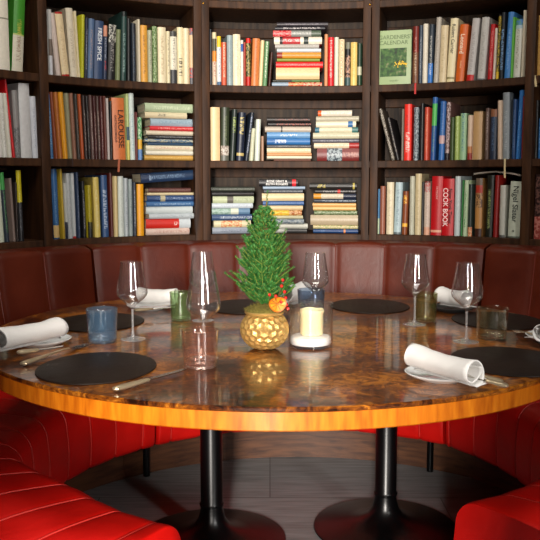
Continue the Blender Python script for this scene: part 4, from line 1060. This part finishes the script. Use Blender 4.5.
def tumbler(x, yb, rb, rt, h, mat, label, liquid=None, band=None):
    p = at(x, yb+2.6, TZ); bm = bmesh.new()
    t = .0022
    lathe(bm, [(0, 0), (rb-.003, 0), (rb, .003)]+[(rb+(rt-rb)*i/6, .003+(h-.004)*i/6) for i in range(1, 7)]+[(rt-t/2, h), (rt-t, h-.001)]
          + [(rb-t+(rt-rb)*i/6, .009+(h-.01)*i/6) for i in range(5, -1, -1)]+[(rb-t-.003, .007), (0, .0068)], 48)
    o = mesh_obj('tumbler', bm, mat, angle=50); o.location = (p.x, p.y, TT+.0002); tag(o, label, 'tumbler', 'glass tumblers on the table')
    return o
def tz(x, y): return None
tumbler(102.5, 339.5, .0395, .044, .096, M['glassblue'], 'blue glass tumbler at left between placemats')
t2 = tumbler(181, 318, .033, .036, .095, M['glassgreen'], 'small green tumbler at the back, left of the wine glasses')
tumbler(200.2, 364, .0405, .045, .092, M['glasspink'], 'pale pink tumbler in front of the wine glass, left of centre')
tumbler(311, 319, .037, .045, .105, M['glassnavy'], 'slate blue tumbler behind the candle holder')
t5 = tumbler(425, 319, .035, .039, .093, M['glassolive'], 'small olive tumbler beside the right-hand napkin at the back')
tumbler(491.5, 336, .0415, .0455, .090, M['glasssmoke'], 'clear greenish tumbler at right behind the front placemat')

# ---- candle in glass cylinder
p = at(310.5, 346, TZ)
ch = empty('candle_holder', (p.x, p.y, TT)); tag(ch, 'clear glass cylinder candle holder right of the golden pot', 'candle holder')
bm = bmesh.new(); R_ = .061; t = .0028; h = .120
lathe(bm, [(0, 0), (R_-.003, 0), (R_, .003), (R_, h-.001), (R_-t/2, h), (R_-t, h-.001), (R_-t, .009), (R_-t-.003, .007), (0, .007)], 64)
mesh_obj('glass_cylinder', bm, M['glass'], ch, angle=50)
bm = bmesh.new(); prof = [(0, .0075), (R_-t-.004, .0075), (R_-t-.001, .012), (R_-t-.001, .022), (R_-t-.006, .028), (.035, .031), (0, .032)]
lathe(bm, prof, 56)
for v in bm.verts:
    if v.co.z > .025: v.co.z += .002*noise.noise(v.co*60)
o = mesh_obj('salt_bed', bm, M['salt']); o.location = (p.x, p.y, TT); tag(o, 'bed of white salt filling the bottom of the glass cylinder', 'salt', kind='stuff')
cn = empty('candle', (p.x+.003, p.y, TT+.0325)); tag(cn, 'squat ivory pillar candle inside the glass cylinder', 'candle')
bm = bmesh.new(); lathe(bm, [(0, .0), (.0295, 0), (.0315, .003), (.032, .055), (.034, .065), (.032, .070), (.027, .066), (.022, .058), (0, .055)], 48)
for v in bm.verts:
    if v.co.z > .05: v.co += Vector((noise.noise(v.co*40)*.002, noise.noise(v.co*40+Vector((5, 0, 0)))*.002, noise.noise(v.co*30)*.004))
mesh_obj('wax_body', bm, M['wax'], cn)
bm = bmesh.new(); tube(bm, [(0, 0, .054), (.001, 0, .061), (.002, .001, .066)], .0011, 6); mesh_obj('wick', bm, M['wick'], cn)

# ---- potted spruce
p = at(264.5, 348.5, TZ)
ps = empty('potted_spruce', (p.x, p.y, TT)); tag(ps, 'small spruce tree in a faceted golden pot at the table centre', 'potted plant')
def hexpot(R, zs):
    b0 = bmesh.new(); bmesh.ops.create_icosphere(b0, subdivisions=3, radius=1)
    b0.verts.ensure_lookup_table(); b0.faces.ensure_lookup_table()
    bm = bmesh.new(); fc = {f.index: f.calc_center_median().normalized() for f in b0.faces}
    vm = {i: bm.verts.new(c) for i, c in fc.items()}
    for v in b0.verts:
        fs = [f.index for f in v.link_faces]; n = v.co.normalized(); a = n.orthogonal().normalized(); b = n.cross(a)
        fs.sort(key=lambda i: math.atan2(fc[i].dot(b), fc[i].dot(a))); bm.faces.new([vm[i] for i in fs])
    b0.free()
    r = bmesh.ops.inset_individual(bm, faces=bm.faces[:], thickness=.020, depth=-.035)
    # centre of each facet pushed in: poke
    fl = [f for f in bm.faces if len(f.verts) >= 5]
    bmesh.ops.poke(bm, faces=fl, offset=-.05)
    for v in bm.verts: v.co = Vector((v.co.x*R, v.co.y*R, v.co.z*R*zs))
    return bm
R_, ZS = .0665, .97
bm = hexpot(R_, ZS)
for v in bm.verts: v.co.z += .059
geom = bm.verts[:]+bm.edges[:]+bm.faces[:]
r = bmesh.ops.bisect_plane(bm, geom=geom, plane_co=(0, 0, .112), plane_no=(0, 0, 1), clear_outer=True)
for v in bm.verts: v.co.z = max(v.co.z, .001)
bmesh.ops.remove_doubles(bm, verts=bm.verts[:], dist=.0003)
mesh_obj('pot', bm, M['gold'], ps, angle=8)
bm = bmesh.new(); lathe(bm, [(.048, .1075), (.052, .107), (.054, .111), (.052, .115), (.0495, .1145), (.048, .1075)], 48); mesh_obj('pot_rim', bm, M['gold'], ps)
bm = bmesh.new(); lathe(bm, [(0, .104), (.0475, .105), (.049, .114), (.043, .123), (.03, .131), (0, .135)], 36)
for v in bm.verts:
    if v.co.z > .11: v.co += Vector((0, 0, 1))*noise.noise(v.co*70)*.007
for k in range(900):
    a = random.uniform(0, 2*pi); rr = .052*math.sqrt(random.random()); c = Vector((rr*math.cos(a), rr*math.sin(a), .134-.016*(rr/.05)**2))
    d = Vector((random.gauss(0, 1), random.gauss(0, 1), random.uniform(.1, 1))).normalized()*random.uniform(.006, .015); s = d.orthogonal().normalized()*.0009
    bm.faces.new([bm.verts.new(q) for q in (c-s, c+s, c+d)])
mesh_obj('moss', bm, M['moss'], ps)
rn = random.Random(11)
bn, bt, bs = bmesh.new(), bmesh.new(), bmesh.new()
tube(bs, [(0, 0, .135), (.002, 0, .25), (.004, .002, .38), (.006, .0, .44)], [.006, .0045, .003, .0015], 8)
def needles(bm, p0, p1, n, ln, dens=1):
    ax = (p1-p0); L = ax.length; ax.normalize(); o1 = ax.orthogonal().normalized(); o2 = ax.cross(o1)
    for k in range(n):
        q = rn.random(); a = rn.uniform(0, 2*pi); out = (o1*math.cos(a)+o2*math.sin(a))
        d = (out*.85+ax*rn.uniform(.45, 1.0)).normalized()*ln*.85*rn.uniform(.7, 1.15)*(1-.25*q)
        c = p0+ax*L*q; s = d.cross(out+ax*.1+Vector((.01, .02, .03))).normalized()*.0007
        u = d.cross(s).normalized()*.0005
        v = [bm.verts.new(x) for x in (c-s*.6, c+d*.5-s, c+d, c+d*.5+s, c+s*.6)]
        bm.faces.new(v)
def shoot(p0, p1, ln=.013, n=None):
    n = n or int((p1-p0).length*3000)
    needles(bn, p0, p1, n, ln); tube(bt, [p0, (p0+p1)/2, p1], [.0009, .0008, .0004], 5)
HT = .44
shoot(Vector((.004, 0, .33)), Vector((.008, 0, .47)), .013, 260)
for lvl in range(24):
    q = lvl/23; z0 = .135+.265*q; reach = (.060*(1-q)**.8+.014)
    nb = 9 if q < .6 else 6
    for k in range(nb):
        a = k*2*pi/nb+lvl*1.3+rn.uniform(-.3, .3)
        rc = reach*rn.uniform(.72, 1.08)
        up = rn.uniform(.7, 1.2)*(rc)+.012
        if q < .12: up *= .6
        base = Vector((0, 0, z0)); tip = base+Vector((math.cos(a)*rc, math.sin(a)*rc, up)); mid = base+Vector((math.cos(a)*rc*.55, math.sin(a)*rc*.55, up*.35))
        tube(bs, [base, mid], [.0022, .0014], 5)
        shoot(base*.5+mid*.5, mid, .012); shoot(mid, tip, .012)
        for s in (-1, 1):
            for f in (.35, .7):
                b_ = mid.lerp(tip, f) if f > .5 else base.lerp(mid, .7)
                aa = a+s*rn.uniform(.5, .9); l2 = rc*rn.uniform(.28, .42)
                shoot(b_, b_+Vector((math.cos(aa)*l2, math.sin(aa)*l2, l2*rn.uniform(.5, 1.1))), .0115)
# a few long leading shoots that give the ragged outline
for a, z0, l, up in ((180, .235, .055, .075), (200, .19, .075, .05), (0, .29, .04, .07), (10, .24, .052, .05), (185, .34, .03, .05), (355, .34, .028, .045), (172, .16, .09, .07), (350, .20, .06, .05)):
    a = math.radians(a); b_ = Vector((math.cos(a)*.02, math.sin(a)*.02-.02, z0)); shoot(b_, b_+Vector((math.cos(a)*l, math.sin(a)*l, up)), .013)
mesh_obj('trunk', bs, M['bark'], ps)
mesh_obj('shoots', bt, M['twig'], ps); 
mesh_obj('needles', bn, M['needle'], ps, smooth=False)
for c_ in COL.objects:
    if c_.parent == ps:
        c_.scale = (.97, .97, .90) if c_.name.split('.')[0] in ('trunk', 'shoots', 'needles') else (1, 1, .90)
# ---- dried orange slice and berries tucked into the moss
def front(dx, dy, z): return Vector((p.x+dx, p.y+dy, TT+z))
os_ = empty('dried_orange_slice', front(.034, -.060, .130)); tag(os_, 'curled dried orange slice tucked in at the spruce foot, right side', 'dried orange slice')
os_.rotation_euler = (math.radians(62), math.radians(-14), math.radians(16))
def slice_pts(r0, r1, z0, z1, n=40):
    bm = bmesh.new(); rows = []
    for k in range(n):
        a = 2*pi*k/n; cu = .007*math.cos(2*a)
        rows.append([Vector((r*math.cos(a), r*math.sin(a)*.86, zz+cu*(r/r1))) for r, zz in ((r0, z0), (r1, z0), (r1, z1), (r0, z1))])
    grid(bm, rows, cu=True, cv=True); return bm
mesh_obj('peel', slice_pts(.0205, .0235, -.0018, .0018), M['peel'], os_)
bm = bmesh.new(); bmq = slice_pts(.001, .0203, -.0008, .0008); mesh_obj('flesh', bmq, M['pulp'], os_); bm.free()
bm = bmesh.new()
for k in range(9):
    a = 2*pi*k/9; tube(bm, [(.002*math.cos(a), .0017*math.sin(a), .0012), (.0195*math.cos(a), .0168*math.sin(a), .0016+.006*math.cos(2*a))], .0007, 5)
mesh_obj('membrane', bm, plain('pale_pith', '#7a3608'), os_)
sp_ = empty('berry_sprig', front(.03, -.02, .118)); tag(sp_, 'sprig of small red berries tucked into the right side of the little spruce', 'berries')
for (dx, dy, dz) in ((.045, -.058, .205), (.053, -.055, .188), (.056, -.05, .170), (.030, -.068, .178), (.058, -.05, .150), (.044, -.064, .160), (.014, -.07, .182), (.062, -.045, .138), (.048, -.055, .222)):
    c = Vector((dx-.03, dy+.02, (dz-.14)*.92))
    bm = bmesh.new(); bmesh.ops.create_uvsphere(bm, u_segments=16, v_segments=10, radius=.0044); b_ = mesh_obj('berry', bm, M['berry'], sp_); b_.location = c
    bm = bmesh.new(); tube(bm, [(0, 0, -.0035), (-.002, .006, -.012), -c*.5, -c], .0008, 5); mesh_obj('stalk', bm, M['bark'], b_)

# ---- plates, napkins, cutlery
def plate(x, y, r, label, mat='china', z=TT):
    q = at(x, y, TZ); bm = bmesh.new()
    lathe(bm, [(0, .001), (r*.58, .001), (r*.60, .0), (r*.64, .002), (r*.9, .010), (r, .0155), (r+.001, .0170), (r-.002, .0175), (r*.88, .0125), (r*.64, .0058), (0, .0050)], 72)
    o = mesh_obj('side_plate', bm, M[mat]); o.location = (q.x, q.y, z+.0002); tag(o, label, 'plate', 'side plates on the table'); return o
def napkin(xl, yl, xr, yr, label, rad=.033, z0=.020, open_end='r', tail=.075, side=-1, turns=1.35, sag=.0, squash=.8, seed=1):
    """linen napkin rolled loosely along the line between two table points; the free edge lies flat as a tail"""
    A_, B_ = at(xl, yl, TZ+z0), at(xr, yr, TZ+z0); ax = (B_-A_); L = ax.length; ax.normalize()
    sd = Vector((ax.y, -ax.x, 0))*(-side)           # side the tail lies on
    rr = random.Random(seed)
    n = 34; prof = []
    for i in range(n+1):                            # inner spiral end -> bottom of roll
        q = i/n; th = -pi/2+2*pi*turns*(1-q); R = rad*(.62+.38*q)
        prof.append((R*math.cos(th)*side*-1, rad*squash+R*squash*math.sin(th)))
    prof = [(-a, b) for a, b in prof]
    m = 6
    for i in range(1, m+1): prof.append((tail*i/m, .0005+.004*math.sin(pi*i/m)))
    rows = []
    K_ = 26
    for j in range(K_+1):
        q = j/K_; row = []
        tap = 1-.10*math.sin(pi*q)-.06*q
        for i, (a, b) in enumerate(prof):
            w_ = .0025*noise.noise(Vector((q*5+seed, i*.14, seed)))
            ext = (.006*math.sin(i*.35+seed)) if j in (0, K_) else 0
            row.append(A_+ax*(L*q+ext)+sd*(a*tap+w_)+Vector((0, 0, b*tap+w_*.6+.002)))
        rows.append(row)
    bm = bmesh.new(); grid(bm, rows)
    o = mesh_obj('napkin', bm, M['cloth'], angle=70)
    s = o.modifiers.new('thickness', 'SOLIDIFY'); s.thickness = .0032; s.offset = 0
    tag(o, label, 'napkin', 'rolled white napkins'); return o
def cut_frame(name, x0, y0, x1, y1, z, label, z1=None):
    a, b = at(x0, y0, TZ+z), at(x1, y1, TZ+(z if z1 is None else z1)); d = b-a
    e = empty(name, a); e.rotation_euler = (0, -math.atan2(d.z, d.to_2d().length), math.atan2(d.y, d.x)); tag(e, label, name, 'cutlery on the table'); return e, d.length
def knife(x0, y0, x1, y1, z, label, L=None, z1=None, hm='pearl'):
    e, l = cut_frame('table_knife', x0, y0, x1, y1, z, label, z1); L = L or l
    e['category'] = 'knife'
    bm = bmesh.new(); tube(bm, [(0, 0, .006), (.004, 0, .006), (L*.12, 0, .006), (L*.36, 0, .006), (L*.43, 0, .006), (L*.45, 0, .006)], [.004, .009, .0105, .008, .007, .005], 12, flat=.55)
    mesh_obj('handle', bm, M[hm], e)
    bm = bmesh.new(); t = .0011
    out = [(L*.44, -.004), (L*.5, -.0065), (L*.8, -.009), (L*.95, -.006), (L, .002), (L*.97, .0055), (L*.5, .006), (L*.44, .004)]
    lo = [bm.verts.new((x_, y_, .006-t)) for x_, y_ in out]; hi = [bm.verts.new((x_, y_, .006+t)) for x_, y_ in out]
    bm.faces.new(lo[::-1]); bm.faces.new(hi)
    for i in range(len(out)): bm.faces.new((lo[i], lo[(i+1) % 8], hi[(i+1) % 8], hi[i]))
    mesh_obj('blade', bm, M['steel'], e, smooth=False); return e
def fork(x0, y0, x1, y1, z, label, L=None, z1=None, hm='pearl'):
    e, l = cut_frame('table_fork', x0, y0, x1, y1, z, label, z1); L = L or l
    e['category'] = 'fork'
    bm = bmesh.new(); tube(bm, [(0, 0, .005), (.004, 0, .0052), (L*.12, 0, .006), (L*.38, 0, .0075), (L*.6, 0, .009), (L*.68, 0, .008)], [.004, .0105, .0100, .006, .004, .0044], 12, flat=.5)
    mesh_obj('handle', bm, M[hm], e)
    bm = bmesh.new()
    V = grid(bm, [[Vector((L*.67+q*L*.15, (w_)*(.004+.009*math.sin(min(1, q*1.3)*pi/2)), .008-.006*math.sin(q*pi/2)*1+dz)) for w_ in (-1, -.33, .33, 1)] for q in (0, .33, .66, 1) for dz in (0,)])
    r = bmesh.ops.solidify(bm, geom=bm.faces[:], thickness=.0016)
    for w_ in (-1, -.33, .33, 1):
        tube(bm, [(L*.815, w_*.0118, .0022), (L*.9, w_*.0112, .0018), (L, w_*.0105, .0045)], [.0018, .0016, .0008], 6)
    mesh_obj('tines', bm, M['steel'], e); return e
plate(40, 344.5, .085, 'white side plate under the big rolled napkin at far left')
napkin(-2, 353, 60, 339, 'large white rolled napkin on the side plate at far left', rad=.036, tail=.085, side=1, seed=3, squash=.92)
knife(17, 355, 64, 348.5, .0195, 'knife lying against the far left napkin on its plate', z1=.0195)
fork(22, 366, 88, 345, .002, 'fork lying on the table left of the front-left placemat')
knife(114, 392, 187, 371, .002, 'knife lying right of the front-left placemat')
plate(150, 309, .082, 'white side plate at the back left, behind the leftmost wine glass')
napkin(139, 305, 176, 305, 'folded white napkin on the back-left side plate, beside the green tumbler', rad=.030, tail=.05, side=1, seed=5, squash=1.05)
knife(134, 312, 176, 309, .02, 'knife resting on the back-left side plate')
napkin(285, 306, 304, 303, 'small white napkin at the back, between spruce and slate blue tumbler', rad=.046, z0=.006, tail=.05, side=1, seed=8, squash=.95)
plate(452, 311, .080, 'dark side plate under the crumpled napkin at back right', 'slate')
napkin(440, 305, 466, 309, 'crumpled white napkin at back right, between the two right-hand wine glasses', rad=.034, tail=.055, side=1, seed=12, squash=1.0)
plate(441, 379, .082, 'white side plate under the big rolled napkin at front right')
napkin(412, 369.5, 474, 387.5, 'large white rolled napkin on a side plate at front right', rad=.036, tail=.08, side=1, seed=21, squash=.86)
knife(508, 389, 458, 376, .018, 'knife handle poking out of the front-right rolled napkin', z1=.036)
fork(503, 384.5, 456, 372, .022, 'fork handle poking out of the front-right rolled napkin', z1=.040)
plate(557, 341, .086, 'white side plate cut off by the right edge of the picture')
napkin(541, 342, 590, 334, 'white rolled napkin at the right edge of the picture', rad=.03, tail=.06, side=1, seed=31)
fork(552, 343.5, 516, 331.5, .019, 'fork lying across the side plate at the right edge', z1=.004)
